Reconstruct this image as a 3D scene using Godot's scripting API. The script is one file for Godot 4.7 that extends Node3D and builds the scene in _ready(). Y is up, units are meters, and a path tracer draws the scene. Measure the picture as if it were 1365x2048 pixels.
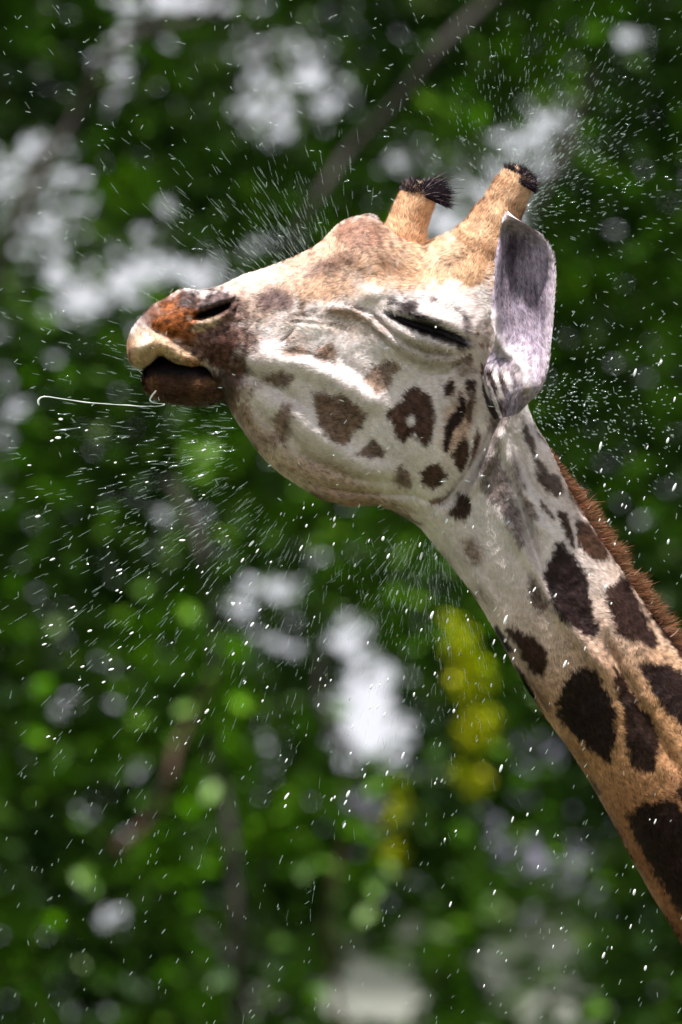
extends Node3D
# A wet giraffe shakes its lifted head in front of out-of-focus trees.
# The giraffe is sculpted on a grid of 0.75 mm units: x to the right, y down, z towards the side of the animal that faces us.

const SC := 0.00075
const PITCH := 9.0
const DIST := 12.3
const GX0 := 240.0
const GY0 := 380.0
const GS := 2.5
const GW := 480
const GH := 640

var P0: Vector3
var UP_: Vector3
var NN: Vector3
var EYE: Vector3
var rng := RandomNumberGenerator.new()
var nz := FastNoiseLite.new()
var hgt := PackedFloat32Array()
var cgr := PackedVector3Array()
var flen := PackedFloat32Array()
# the body's arrays, shared by all its shells
var bv := PackedVector3Array()
var bn := PackedVector3Array()
var bc := PackedColorArray()
var bi := PackedInt32Array()
# fur arrays
var fv := PackedVector3Array()
var fn := PackedVector3Array()
var fc := PackedColorArray()
var used := {}


func W(x: float, y: float, z: float) -> Vector3:
	return P0 + Vector3((x - 682.5) * SC, 0, 0) + UP_ * ((1024.0 - y) * SC) + NN * (z * SC)


func lin(r: float, g: float, b: float, k := 0.75) -> Vector3:
	var c := Color(r / 255.0, g / 255.0, b / 255.0).srgb_to_linear()
	return Vector3(c.r, c.g, c.b) * k


func numbered(called: String) -> String:
	var n: int = used.get(called, 0)
	used[called] = n + 1
	return called if n == 0 else "%s_%03d" % [called, n]


func tag(o: Node, label: String, category := "", group := "", kind := "") -> Node:
	if label != "":
		o.set_meta("label", label)
	if category != "":
		o.set_meta("category", category)
	if group != "":
		o.set_meta("group", group)
	if kind != "":
		o.set_meta("kind", kind)
	return o


func mesh_node(called: String, m: Mesh, mat: Material, parent: Node) -> MeshInstance3D:
	var o := MeshInstance3D.new()
	o.name = called
	o.mesh = m
	if mat:
		o.material_override = mat
	parent.add_child(o, true)
	return o


func arrays_mesh(v: PackedVector3Array, n: PackedVector3Array, c: PackedColorArray, i: PackedInt32Array) -> ArrayMesh:
	var a := []
	a.resize(Mesh.ARRAY_MAX)
	a[Mesh.ARRAY_VERTEX] = v
	a[Mesh.ARRAY_NORMAL] = n
	if c.size():
		a[Mesh.ARRAY_COLOR] = c
	if i.size():
		a[Mesh.ARRAY_INDEX] = i
	var m := ArrayMesh.new()
	m.add_surface_from_arrays(Mesh.PRIMITIVE_TRIANGLES, a)
	return m


func coat_material(rough: float, spec: float, back := 0.0) -> StandardMaterial3D:
	var m := StandardMaterial3D.new()
	m.vertex_color_use_as_albedo = true
	m.roughness = rough
	m.metallic_specular = spec
	if back > 0.0:
		m.backlight_enabled = true
		m.backlight = Color(back, back, back)
		m.cull_mode = BaseMaterial3D.CULL_DISABLED
	return m


# ---------------------------------------------------------------- sculpting grid
func blob(x: float, y: float, rx: float, ry: float, rot: float, col: Vector3, strength: float, soft: float, wob := 0.18) -> void:
	var r := maxf(rx, ry) * 1.25
	var ca := cos(deg_to_rad(rot))
	var sa := sin(deg_to_rad(rot))
	var i0 := maxi(0, int((x - r - GX0) / GS))
	var i1 := mini(GW - 1, int((x + r - GX0) / GS) + 1)
	var j0 := maxi(0, int((y - r - GY0) / GS))
	var j1 := mini(GH - 1, int((y + r - GY0) / GS) + 1)
	for j in range(j0, j1 + 1):
		var py := GY0 + j * GS
		for i in range(i0, i1 + 1):
			var px := GX0 + i * GS
			var dx := px - x
			var dy := py - y
			var u := (dx * ca + dy * sa) / rx
			var v := (-dx * sa + dy * ca) / ry
			var d := sqrt(u * u + v * v)
			if d > 1.4:
				continue
			d += wob * (nz.get_noise_2d(px * 2.0, py * 2.0) + 0.6 * nz.get_noise_2d(px * 7.0, py * 7.0))
			var t := strength * (1.0 - smoothstep(1.0 - soft, 1.0, d))
			if t > 0.0:
				var k := j * GW + i
				cgr[k] = cgr[k].lerp(col, t)


func poly(pts: Array, col: Vector3, strength := 1.0, edge := 4.0, jag := 5.0) -> void:
	var pp := PackedVector2Array()
	var lo := Vector2(1e9, 1e9)
	var hi := -lo
	for k in range(0, pts.size(), 2):
		var p := Vector2(pts[k], pts[k + 1])
		pp.append(p)
		lo = lo.min(p)
		hi = hi.max(p)
	var m := edge + jag + 3.0
	var i0 := maxi(0, int((lo.x - m - GX0) / GS))
	var i1 := mini(GW - 1, int((hi.x + m - GX0) / GS) + 1)
	var j0 := maxi(0, int((lo.y - m - GY0) / GS))
	var j1 := mini(GH - 1, int((hi.y + m - GY0) / GS) + 1)
	var n := pp.size()
	for j in range(j0, j1 + 1):
		for i in range(i0, i1 + 1):
			var p := Vector2(GX0 + i * GS, GY0 + j * GS)
			var best := 1e9
			for e in n:
				var c := Geometry2D.get_closest_point_to_segment(p, pp[e], pp[(e + 1) % n])
				best = minf(best, p.distance_squared_to(c))
			var d := sqrt(best)
			if Geometry2D.is_point_in_polygon(p, pp):
				d = -d
			d += jag * (1.1 * nz.get_noise_2d(p.x * 9.0 + p.y * 4.0, p.y * 7.0 - p.x * 5.0) + 0.9 * nz.get_noise_2d(p.x * 3.0, p.y * 3.0))
			var t := strength * (1.0 - smoothstep(-edge, edge, d))
			if t > 0.0:
				var k := j * GW + i
				var grain := 1.0 + 0.45 * nz.get_noise_2d(p.x * 10.0 - p.y * 6.0, p.y * 5.0 + p.x * 3.0) + 0.35 * nz.get_noise_2d(p.x * 1.6, p.y * 1.6)
				cgr[k] = cgr[k].lerp(col * grain, t)


func ridge(pts: Array, amp: float, wd: float) -> void:
	var pp := PackedVector2Array()
	var lo := Vector2(1e9, 1e9)
	var hi := -lo
	for k in range(0, pts.size(), 2):
		var p := Vector2(pts[k], pts[k + 1])
		pp.append(p)
		lo = lo.min(p)
		hi = hi.max(p)
	var m := wd * 2.4
	var total := 0.0
	for e in pp.size() - 1:
		total += pp[e].distance_to(pp[e + 1])
	for j in range(maxi(0, int((lo.y - m - GY0) / GS)), mini(GH - 1, int((hi.y + m - GY0) / GS) + 1) + 1):
		for i in range(maxi(0, int((lo.x - m - GX0) / GS)), mini(GW - 1, int((hi.x + m - GX0) / GS) + 1) + 1):
			var p := Vector2(GX0 + i * GS, GY0 + j * GS)
			var best := 1e9
			var at := 0.0
			var run := 0.0
			for e in pp.size() - 1:
				var c := Geometry2D.get_closest_point_to_segment(p, pp[e], pp[e + 1])
				var q := p.distance_squared_to(c)
				if q < best:
					best = q
					at = run + pp[e].distance_to(c)
				run += pp[e].distance_to(pp[e + 1])
			if best < m * m:
				var f := at / total
				var ends := smoothstep(0.0, 0.18, f) * smoothstep(0.0, 0.18, 1.0 - f)
				hgt[j * GW + i] += amp * exp(-best / (wd * wd)) * (0.25 + 0.75 * ends)


# a thin dark line: bare skin in a crease, with fold shade painted in
func ridge_line(pts: Array, col: Vector3, wd: float, strength: float) -> void:
	for k in range(0, pts.size() - 2, 2):
		var a := Vector2(pts[k], pts[k + 1])
		var b := Vector2(pts[k + 2], pts[k + 3])
		blob((a.x + b.x) * 0.5, (a.y + b.y) * 0.5, a.distance_to(b) * 0.6, wd, rad_to_deg((b - a).angle()), col, strength, 0.8, 0.3)


func bump(x: float, y: float, rx: float, ry: float, rot: float, amp: float) -> void:
	var r := maxf(rx, ry)
	var ca := cos(deg_to_rad(rot))
	var sa := sin(deg_to_rad(rot))
	for j in range(maxi(0, int((y - r - GY0) / GS)), mini(GH - 1, int((y + r - GY0) / GS) + 1) + 1):
		for i in range(maxi(0, int((x - r - GX0) / GS)), mini(GW - 1, int((x + r - GX0) / GS) + 1) + 1):
			var dx := GX0 + i * GS - x
			var dy := GY0 + j * GS - y
			var u := (dx * ca + dy * sa) / rx
			var v := (-dx * sa + dy * ca) / ry
			var d := u * u + v * v
			if d < 1.0:
				hgt[j * GW + i] += amp * (1.0 - d) * (1.0 - d)


func furlen(x: float, y: float, rx: float, ry: float, rot: float, value: float) -> void:
	var ca := cos(deg_to_rad(rot))
	var sa := sin(deg_to_rad(rot))
	var r := maxf(rx, ry)
	for j in range(maxi(0, int((y - r - GY0) / GS)), mini(GH - 1, int((y + r - GY0) / GS) + 1) + 1):
		for i in range(maxi(0, int((x - r - GX0) / GS)), mini(GW - 1, int((x + r - GX0) / GS) + 1) + 1):
			var dx := GX0 + i * GS - x
			var dy := GY0 + j * GS - y
			var u := (dx * ca + dy * sa) / rx
			var v := (-dx * sa + dy * ca) / ry
			var d := sqrt(u * u + v * v)
			if d < 1.0:
				var k := j * GW + i
				flen[k] = lerpf(flen[k], value, 1.0 - smoothstep(0.6, 1.0, d))


func height_at(x: float, y: float) -> float:
	var fx := (x - GX0) / GS
	var fy := (y - GY0) / GS
	if fx < 0.0 or fy < 0.0 or fx >= GW - 1 or fy >= GH - 1:
		return 0.0
	var i := int(fx)
	var j := int(fy)
	fx -= i
	fy -= j
	var k := j * GW + i
	return lerpf(lerpf(hgt[k], hgt[k + 1], fx), lerpf(hgt[k + GW], hgt[k + GW + 1], fx), fy)


func colour_at(x: float, y: float) -> Vector3:
	var fx := (x - GX0) / GS
	var fy := (y - GY0) / GS
	if fx < 0.0 or fy < 0.0 or fx >= GW - 1 or fy >= GH - 1:
		# the rest of the neck and trunk, off the sculpting grid: large irregular brown patches on tan
		var t := smoothstep(-0.86, -0.80, patches.get_noise_2d(x + 60.0 * nz.get_noise_2d(x * 0.5, y * 0.5), y))
		return lin(170, 120, 84).lerp(lin(52, 34, 27), t)
	var i := int(fx)
	var j := int(fy)
	fx -= i
	fy -= j
	var k := j * GW + i
	return cgr[k].lerp(cgr[k + 1], fx).lerp(cgr[k + GW].lerp(cgr[k + GW + 1], fx), fy)


var patches := FastNoiseLite.new()


func sculpt() -> void:
	hgt.resize(GW * GH)
	cgr.resize(GW * GH)
	flen.resize(GW * GH)
	flen.fill(8.0)
	# ---- coat: a base that runs from cream on the head to tan low on the neck
	var cream := lin(246, 234, 233)
	var tan_hi := lin(228, 198, 172)
	var tan_lo := lin(202, 154, 112)
	for j in GH:
		for i in GW:
			var x := GX0 + i * GS
			var y := GY0 + j * GS
			var t := smoothstep(1100.0, 1520.0, y * 0.8 + x * 0.35 - 80.0)
			var c := cream.lerp(tan_lo, t)
			c = c.lerp(lin(160, 106, 70), smoothstep(1430.0, 1720.0, y))
			# the nape side of the neck is tan from high up
			var back := smoothstep(0.0, 90.0, (x - 1080.0) * 0.82 - (y - 1010.0) * 0.56)
			c = c.lerp(tan_hi, 0.7 * back * smoothstep(860.0, 960.0, y))
			# dappling
			var d := 1.0 + 0.10 * nz.get_noise_2d(x * 0.9, y * 0.9) + 0.07 * nz.get_noise_2d(x * 4.0, y * 4.0)
			cgr[j * GW + i] = c * d
	# forehead, bridge of the nose and crown: tan
	blob(700, 500, 260, 82, -14, lin(212, 174, 148), 0.95, 0.6)
	blob(560, 570, 150, 60, -16, lin(224, 192, 172), 0.8, 0.7)
	blob(880, 520, 150, 80, -12, lin(222, 184, 150), 0.95, 0.6)
	blob(960, 500, 60, 120, 12, lin(220, 178, 142), 0.95, 0.6)
	blob(715, 470, 62, 42, -10, lin(150, 108, 90), 0.85, 0.5)
	blob(800, 560, 130, 40, 8, lin(200, 156, 122), 0.7, 0.7)
	blob(640, 548, 62, 28, -24, lin(124, 96, 88), 0.85, 0.7)
	blob(545, 606, 56, 34, -10, lin(112, 90, 90), 0.9, 0.6)
	blob(590, 640, 40, 20, -10, lin(150, 118, 96), 0.5, 0.6)
	blob(690, 520, 50, 26, -20, lin(136, 104, 90), 0.65, 0.7)
	blob(770, 520, 40, 18, 10, lin(160, 120, 96), 0.5, 0.7)
	blob(620, 590, 60, 14, -10, lin(178, 142, 118), 0.6, 0.8)
	blob(600, 616, 12, 26, 10, lin(132, 98, 76), 0.75, 0.6)
	blob(650, 600, 30, 7, 8, lin(140, 108, 84), 0.7, 0.6)
	blob(790, 545, 60, 20, 30, lin(168, 122, 88), 0.5, 0.8)
	blob(700, 650, 120, 40, 10, lin(206, 184, 170), 0.7, 0.8)
	blob(690, 632, 55, 16, 12, lin(160, 122, 90), 0.7, 0.7)
	blob(735, 605, 70, 18, 8, lin(240, 228, 220), 0.8, 0.7)
	blob(610, 655, 70, 18, 3, lin(238, 226, 218), 0.6, 0.6)
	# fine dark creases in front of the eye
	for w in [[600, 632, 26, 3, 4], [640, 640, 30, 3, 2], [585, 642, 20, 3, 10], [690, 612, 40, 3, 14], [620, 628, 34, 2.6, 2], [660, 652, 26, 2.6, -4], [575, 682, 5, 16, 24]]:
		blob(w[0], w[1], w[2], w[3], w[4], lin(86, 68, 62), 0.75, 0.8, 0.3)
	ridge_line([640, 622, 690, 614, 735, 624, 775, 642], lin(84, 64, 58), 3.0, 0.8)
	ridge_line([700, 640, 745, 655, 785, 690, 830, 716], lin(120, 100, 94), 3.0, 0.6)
	blob(740, 590, 70, 24, 12, lin(236, 222, 214), 0.7, 0.8)
	blob(660, 590, 80, 30, 4, lin(206, 170, 146), 0.6, 0.8)
	blob(760, 560, 90, 30, 10, lin(206, 166, 138), 0.7, 0.8)
	blob(590, 680, 50, 26, 10, lin(196, 170, 156), 0.5, 0.8)
	blob(520, 625, 70, 46, -10, lin(200, 170, 152), 0.75, 0.8)
	blob(650, 578, 130, 40, -6, lin(206, 168, 140), 0.85, 0.7)
	blob(545, 606, 52, 30, -10, lin(112, 90, 90), 0.85, 0.7)
	blob(470, 600, 34, 26, -20, lin(186, 154, 138), 0.6, 0.8)
	# muzzle
	blob(420, 670, 105, 95, -20, lin(104, 70, 58), 0.95, 0.45, 0.25)
	blob(350, 640, 80, 62, -35, lin(152, 88, 46), 1.0, 0.5, 0.2)
	blob(455, 705, 55, 60, 10, lin(84, 54, 46), 0.9, 0.6, 0.3)
	blob(500, 690, 42, 50, 0, lin(150, 124, 114), 0.55, 0.8, 0.35)
	blob(300, 640, 26, 46, 50, lin(92, 58, 42), 0.7, 0.7)
	poly([255, 690, 274, 668, 300, 668, 340, 685, 375, 705, 405, 728, 412, 755, 330, 755, 255, 755], lin(218, 184, 152), 1.0, 13.0, 4.0)
	blob(385, 728, 34, 18, 22, lin(176, 120, 80), 0.7, 0.8)
	blob(288, 690, 20, 26, 30, lin(244, 232, 220), 0.8, 0.8)
	blob(376, 600, 32, 18, -35, lin(80, 66, 68), 0.9, 0.5)
	blob(385, 612, 14, 16, 0, lin(48, 38, 40), 0.8, 0.6)
	blob(455, 575, 45, 12, -15, lin(170, 130, 108), 0.6, 0.7)
	# nostril: grey upper fold, pale rims, black slit
	blob(430, 609, 46, 22, -20, lin(92, 76, 76), 1.0, 0.35)
	blob(470, 612, 12, 24, -8, lin(66, 48, 44), 0.9, 0.5)
	blob(415, 650, 42, 13, -18, lin(204, 178, 152), 0.95, 0.5)
	blob(380, 640, 10, 8, 0, lin(190, 164, 146), 0.9, 0.5)
	poly([386, 641, 400, 630, 428, 620, 466, 608, 458, 620, 440, 632, 415, 640], lin(10, 8, 9), 1.0, 3.0, 0.5)
	poly([395, 752, 425, 742, 470, 728, 488, 738, 482, 768, 474, 800, 462, 826, 430, 816, 395, 815], lin(66, 45, 37), 0.95, 9.0, 10.0)
	blob(490, 775, 45, 40, 0, lin(150, 118, 100), 0.6, 0.8, 0.4)
	blob(480, 740, 34, 30, 0, lin(98, 70, 58), 0.7, 0.8, 0.4)
	poly([462, 790, 470, 780, 478, 800, 466, 828, 450, 826], lin(120, 94, 80), 0.7, 6.0, 6.0)
	# cheek and jaw markings
	poly([622, 785, 644, 783, 660, 796, 688, 790, 706, 807, 730, 832, 723, 849, 701, 869, 684, 891, 657, 878, 635, 851, 627, 825], lin(128, 103, 90), 1.0, 5.0)
	poly([743, 873, 767, 900, 769, 911, 736, 920, 706, 911, 723, 895], lin(112, 88, 76), 0.95, 5.0)
	poly([794, 720, 767, 717, 741, 733, 723, 759, 736, 779, 747, 796, 772, 779, 778, 759, 796, 731], lin(150, 124, 108), 0.95, 6.0)
	poly([765, 825, 798, 799, 811, 775, 829, 770, 853, 790, 860, 812, 864, 843, 855, 887, 842, 889, 824, 869, 802, 884, 789, 873, 780, 847], lin(84, 60, 50), 1.0, 4.0)
	blob(818, 841, 12, 14, 10, lin(238, 228, 224), 1.0, 0.6)
	poly([879, 772, 897, 757, 906, 768, 895, 794, 882, 792], lin(62, 44, 38), 1.0, 3.0, 3.0)
	poly([926, 759, 948, 757, 945, 777, 932, 785, 923, 774], lin(50, 36, 33), 1.0, 3.0, 3.0)
	blob(910, 850, 46, 100, 12, lin(196, 152, 122), 0.75, 0.7)
	poly([912, 785, 928, 794, 930, 816, 917, 843, 899, 869, 888, 904, 882, 887, 884, 851, 895, 829, 910, 812], lin(46, 32, 29), 1.0, 3.0, 3.0)
	poly([950, 849, 958, 865, 952, 895, 932, 935, 937, 909, 943, 873], lin(92, 66, 54), 1.0, 3.0, 3.0)
	poly([908, 887, 926, 873, 934, 891, 930, 917, 919, 944, 904, 926, 899, 904], lin(78, 56, 47), 1.0, 3.0, 3.0)
	poly([930, 800, 944, 770, 946, 800, 934, 846, 926, 850], lin(80, 54, 42), 0.9, 3.0, 3.0)
	poly([835, 944, 853, 928, 873, 922, 890, 948, 882, 964, 855, 977, 838, 966], lin(88, 66, 56), 1.0, 4.0)
	poly([785, 939, 800, 928, 820, 953, 818, 975, 794, 970, 783, 957], lin(128, 100, 86), 0.9, 6.0)
	poly([860, 997, 886, 986, 904, 975, 895, 997, 877, 1008, 855, 1008], lin(112, 84, 70), 0.9, 5.0)
	poly([893, 1021, 912, 997, 919, 979, 941, 988, 939, 1014, 928, 1036, 908, 1032], lin(74, 56, 50), 1.0, 4.0)
	poly([530, 750, 565, 742, 585, 753, 583, 768, 565, 775, 539, 770, 521, 761], lin(118, 92, 82), 0.9, 7.0)
	poly([464, 807, 490, 799, 504, 825, 504, 851, 486, 851, 468, 829], lin(140, 110, 92), 0.85, 8.0, 8.0)
	poly([547, 825, 569, 803, 583, 812, 583, 856, 569, 887, 530, 887, 504, 873, 543, 865], lin(138, 108, 92), 0.85, 8.0, 8.0)
	poly([631, 698, 657, 689, 671, 706, 666, 728, 640, 724, 620, 715], lin(146, 116, 98), 0.95, 6.0)
	poly([560, 700, 600, 690, 620, 705, 600, 716, 570, 716], lin(154, 124, 106), 0.85, 7.0)
	poly([650, 1003, 700, 1000, 740, 1004, 735, 1016, 660, 1014], lin(120, 84, 64), 0.9, 4.0)
	poly([790, 1018, 820, 1030, 838, 1046, 815, 1040], lin(96, 66, 52), 0.9, 4.0)
	poly([956, 720, 967, 728, 965, 755, 956, 753], lin(84, 62, 56), 1.0, 3.0, 2.0)
	poly([899, 724, 937, 706, 939, 728, 908, 735], lin(112, 86, 76), 0.9, 5.0)
	blob(930, 740, 36, 16, -10, lin(130, 98, 80), 0.6, 0.7)
	for w in [[962, 624, 8, 12], [972, 690, 6, 8], [958, 690, 7, 9], [948, 668, 5, 6], [985, 600, 7, 20], [966, 646, 5, 7], [952, 610, 10, 8]]:
		blob(w[0], w[1], w[2], w[3], 12, lin(140, 104, 84), 0.8, 0.6)
	blob(970, 655, 14, 40, 10, lin(150, 112, 90), 0.4, 0.7)
	# jaw underline: slightly browner coat, with the shade beneath painted in
	blob(640, 955, 230, 62, 22, lin(196, 166, 146), 0.85, 0.8)
	blob(700, 1000, 180, 26, 8, lin(172, 134, 112), 0.7, 0.8)
	blob(505, 870, 60, 90, -28, lin(186, 156, 138), 0.7, 0.8)
	# eye surround
	blob(870, 632, 70, 34, 18, lin(214, 202, 198), 0.8, 0.6)
	blob(808, 618, 46, 20, 32, lin(46, 34, 34), 0.95, 0.7, 0.35)
	blob(860, 606, 16, 10, 20, lin(120, 104, 104), 0.7, 0.8)
	blob(926, 650, 12, 40, -14, lin(120, 108, 110), 0.8, 0.7)
	blob(922, 692, 28, 18, 10, lin(38, 30, 32), 0.95, 0.7, 0.35)
	blob(850, 704, 100, 34, 22, lin(176, 163, 160), 0.85, 0.7)  # grey shading tone of the pouch under the lid, painted in
	blob(845, 644, 84, 12, 22, lin(40, 32, 34), 0.85, 0.8, 0.35)
	blob(812, 612, 34, 22, 30, lin(38, 30, 30), 0.8, 0.8, 0.4)
	blob(960, 600, 22, 70, -14, lin(244, 238, 236), 0.8, 0.7)
	poly([764, 623, 800, 634, 840, 646, 880, 656, 915, 671, 938, 690, 915, 693, 880, 688, 840, 674, 800, 655, 775, 638], lin(16, 13, 15), 1.0, 3.0, 2.0)
	blob(900, 688, 34, 9, 22, lin(60, 48, 50), 0.8, 0.8, 0.3)
	# behind the jaw and below the ear
	blob(1000, 805, 40, 66, 10, lin(100, 84, 82), 0.8, 0.7, 0.35)
	poly([1020, 900, 1034, 930, 1046, 975, 1036, 985, 1022, 945], lin(110, 90, 82), 0.7, 6.0)
	poly([1060, 905, 1080, 960, 1098, 990, 1086, 990, 1066, 950], lin(92, 70, 60), 0.8, 5.0)
	poly([985, 850, 1000, 880, 994, 905, 980, 880], lin(120, 98, 90), 0.6, 6.0)
	blob(1010, 780, 16, 40, 14, lin(50, 40, 40), 0.85, 0.6, 0.3)
	poly([956, 960, 964, 916, 992, 896, 1012, 948, 1020, 980, 1032, 1028, 1044, 1083, 1036, 1091, 1012, 1040, 988, 1004, 960, 976], lin(112, 96, 93), 0.9, 8.0, 6.0)
	# neck patches
	poly([1040, 830, 1060, 868, 1068, 912, 1092, 940, 1115, 952, 1123, 988, 1104, 988, 1080, 972, 1064, 920, 1044, 888], lin(84, 64, 54), 0.95, 4.0)
	poly([1107, 1014, 1127, 1024, 1143, 1071, 1147, 1095, 1135, 1083, 1115, 1052], lin(78, 56, 46), 1.0, 3.0)
	poly([1147, 1036, 1167, 1040, 1203, 1087, 1213, 1115, 1179, 1121, 1159, 1095, 1147, 1075], lin(88, 62, 48), 1.0, 3.0)
	poly([1104, 1079, 1117, 1081, 1151, 1123, 1167, 1147, 1171, 1191, 1179, 1231, 1191, 1255, 1175, 1269, 1151, 1259, 1123, 1235, 1100, 1211, 1088, 1179, 1080, 1143, 1096, 1111], lin(50, 36, 35), 1.0, 3.0, 6.0)
	poly([1203, 1171, 1235, 1147, 1255, 1163, 1271, 1203, 1291, 1243, 1307, 1279, 1295, 1289, 1267, 1275, 1243, 1269, 1223, 1259, 1213, 1223, 1199, 1191], lin(66, 46, 40), 1.0, 3.0, 6.0)
	poly([1263, 1167, 1291, 1195, 1323, 1235, 1380, 1330, 1362, 1330, 1323, 1275, 1291, 1223], lin(64, 42, 34), 1.0, 3.0, 5.0)
	poly([920, 1075, 944, 1067, 964, 1099, 960, 1123, 940, 1127, 924, 1099], lin(150, 118, 98), 0.75, 10.0)
	poly([1056, 1143, 1076, 1167, 1092, 1211, 1076, 1217, 1060, 1203, 1050, 1175], lin(96, 74, 66), 0.9, 7.0)
	poly([1004, 1247, 1036, 1251, 1072, 1275, 1092, 1295, 1090, 1325, 1070, 1349, 1051, 1326, 1028, 1285], lin(62, 43, 36), 1.0, 4.0, 6.0)
	poly([1040, 985, 1060, 1006, 1070, 1036, 1058, 1036, 1042, 1006], lin(104, 80, 66), 0.85, 4.0, 4.0)
	poly([1072, 992, 1100, 1024, 1107, 1040, 1094, 1030, 1076, 1008], lin(96, 72, 58), 0.9, 3.0, 3.0)
	poly([1159, 1326, 1182, 1330, 1201, 1365, 1220, 1400, 1222, 1454, 1214, 1515, 1198, 1508, 1172, 1487, 1134, 1457, 1108, 1419, 1108, 1397, 1118, 1365, 1137, 1333], lin(42, 29, 26), 1.0, 3.0, 7.0)
	poly([1214, 1325, 1226, 1326, 1239, 1352, 1252, 1371, 1274, 1403, 1296, 1432, 1304, 1460, 1300, 1530, 1281, 1530, 1252, 1518, 1241, 1473, 1238, 1441, 1233, 1403, 1220, 1355], lin(50, 34, 28), 1.0, 3.0, 6.0)
	poly([1268, 1320, 1297, 1314, 1332, 1326, 1365, 1349, 1400, 1400, 1390, 1455, 1344, 1433, 1319, 1409, 1297, 1377, 1274, 1342], lin(48, 33, 29), 1.0, 3.0, 6.0)
	poly([1242, 1617, 1268, 1594, 1300, 1591, 1319, 1581, 1341, 1594, 1370, 1620, 1430, 1750, 1430, 1880, 1375, 1840, 1347, 1805, 1325, 1773, 1297, 1734, 1274, 1687, 1252, 1639], lin(40, 26, 21), 1.0, 4.0, 9.0)
	poly([1357, 1508, 1375, 1490, 1420, 1560, 1415, 1640, 1341, 1588, 1335, 1566, 1347, 1546], lin(50, 32, 25), 1.0, 4.0, 7.0)
	poly([1172, 1543, 1185, 1553, 1198, 1575, 1191, 1578, 1179, 1562], lin(56, 36, 28), 0.9, 3.0, 3.0)
	poly([990, 1240, 1006, 1262, 1026, 1296, 1014, 1300, 985, 1258], lin(40, 28, 28), 1.0, 2.5, 2.0)
	poly([1026, 1318, 1044, 1340, 1070, 1392, 1056, 1396, 1026, 1345], lin(40, 28, 26), 1.0, 2.5, 2.0)
	poly([1296, 1290, 1330, 1300, 1345, 1312, 1310, 1308], lin(190, 150, 116), 0.6, 4.0, 4.0)

	for j in range(int((560 - GY0) / GS), int((830 - GY0) / GS)):
		for i in range(0, int((540 - GX0) / GS)):
			var x := GX0 + i * GS
			var y := GY0 + j * GS
			var near := 1.0 - smoothstep(70.0, 130.0, Vector2(x - 405.0, (y - 670.0) * 1.1).length())
			var pale := smoothstep(0.25, 0.45, cgr[j * GW + i].y)
			var fleck := nz.get_noise_2d(x * 11.0, y * 11.0) + 0.7 * nz.get_noise_2d(x * 5.0, y * 5.0)
			cgr[j * GW + i] *= 1.0 + 0.9 * near * (1.0 - pale) * fleck
	# ---- relief
	bump(848, 664, 135, 100, 18, 46.0)
	bump(858, 636, 84, 40, 20, 16.0)
	ridge([820, 612, 868, 622, 912, 645], -3.0, 4.0)
	ridge([812, 602, 868, 610, 924, 638], -3.0, 4.0)
	ridge([770, 630, 800, 644, 840, 660, 880, 672, 915, 682, 932, 688], -13.0, 5.5)
	ridge([760, 614, 800, 622, 850, 637, 900, 652, 934, 672], 9.0, 9.0)
	ridge([800, 596, 850, 606, 900, 624, 935, 650], -4.0, 6.0)
	ridge([780, 655, 815, 676, 860, 694, 905, 700, 930, 698], 5.0, 9.0)
	ridge([690, 612, 740, 632, 775, 662, 810, 690, 850, 708, 900, 713, 938, 702], -7.0, 5.0)
	ridge([720, 640, 770, 690, 820, 722, 860, 738, 905, 735], -6.0, 5.5)
	ridge([745, 650, 800, 704, 850, 724, 905, 723], 3.5, 6.0)
	ridge([770, 704, 830, 738, 865, 752, 895, 746, 930, 722], -8.0, 8.0)
	ridge([690, 600, 760, 588, 830, 578, 900, 592, 945, 640, 952, 700], 12.0, 20.0)
	ridge([640, 625, 700, 622, 750, 645], 5.0, 8.0)
	ridge([590, 634, 660, 640, 720, 650], -3.0, 3.5)
	ridge([580, 645, 650, 652, 710, 668], -2.5, 3.0)
	ridge([600, 626, 650, 628, 700, 634], -2.5, 3.0)
	ridge([490, 715, 540, 722, 600, 730, 660, 755, 720, 790, 785, 820], 15.0, 26.0)
	ridge([455, 742, 500, 752, 560, 785, 610, 815], -12.0, 15.0)
	ridge([560, 690, 580, 672, 588, 660], -4.0, 4.0)
	ridge([560, 706, 620, 716, 690, 745], -6.0, 9.0)
	ridge([560, 800, 620, 862, 680, 908, 740, 940, 810, 950], 13.0, 22.0)
	ridge([640, 700, 700, 738, 760, 800], -5.0, 14.0)
	ridge([520, 905, 600, 962, 700, 985, 810, 985], -6.0, 9.0)
	ridge([600, 985, 700, 1000, 800, 1005], 4.0, 7.0)
	bump(850, 880, 115, 130, 10, 18.0)
	ridge([1002, 800, 985, 850, 960, 905, 930, 950, 900, 990, 860, 1015], -17.0, 13.0)
	ridge([1006, 850, 970, 930, 935, 990], 9.0, 9.0)
	bump(915, 560, 60, 60, 0, -10.0)
	bump(715, 500, 80, 70, -10, 8.0)
	# nostril
	bump(428, 616, 72, 48, -20, 16.0)
	ridge([396, 618, 428, 602, 462, 602], 8.0, 12.0)
	ridge([388, 641, 412, 634, 440, 624, 466, 610], -30.0, 7.0)
	ridge([384, 648, 408, 652, 438, 644, 466, 624], 9.0, 9.0)
	ridge([468, 595, 478, 615, 470, 635], -6.0, 6.0)
	# upper lip roll
	ridge([268, 715, 282, 700, 305, 694, 332, 698, 356, 716, 384, 728, 410, 730], 16.0, 17.0)
	ridge([290, 660, 330, 672, 372, 690, 410, 706], -5.0, 12.0)
	bump(440, 690, 70, 50, 10, 10.0)
	ridge([500, 790, 530, 840, 590, 900, 650, 945], -6.0, 12.0)
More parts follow.
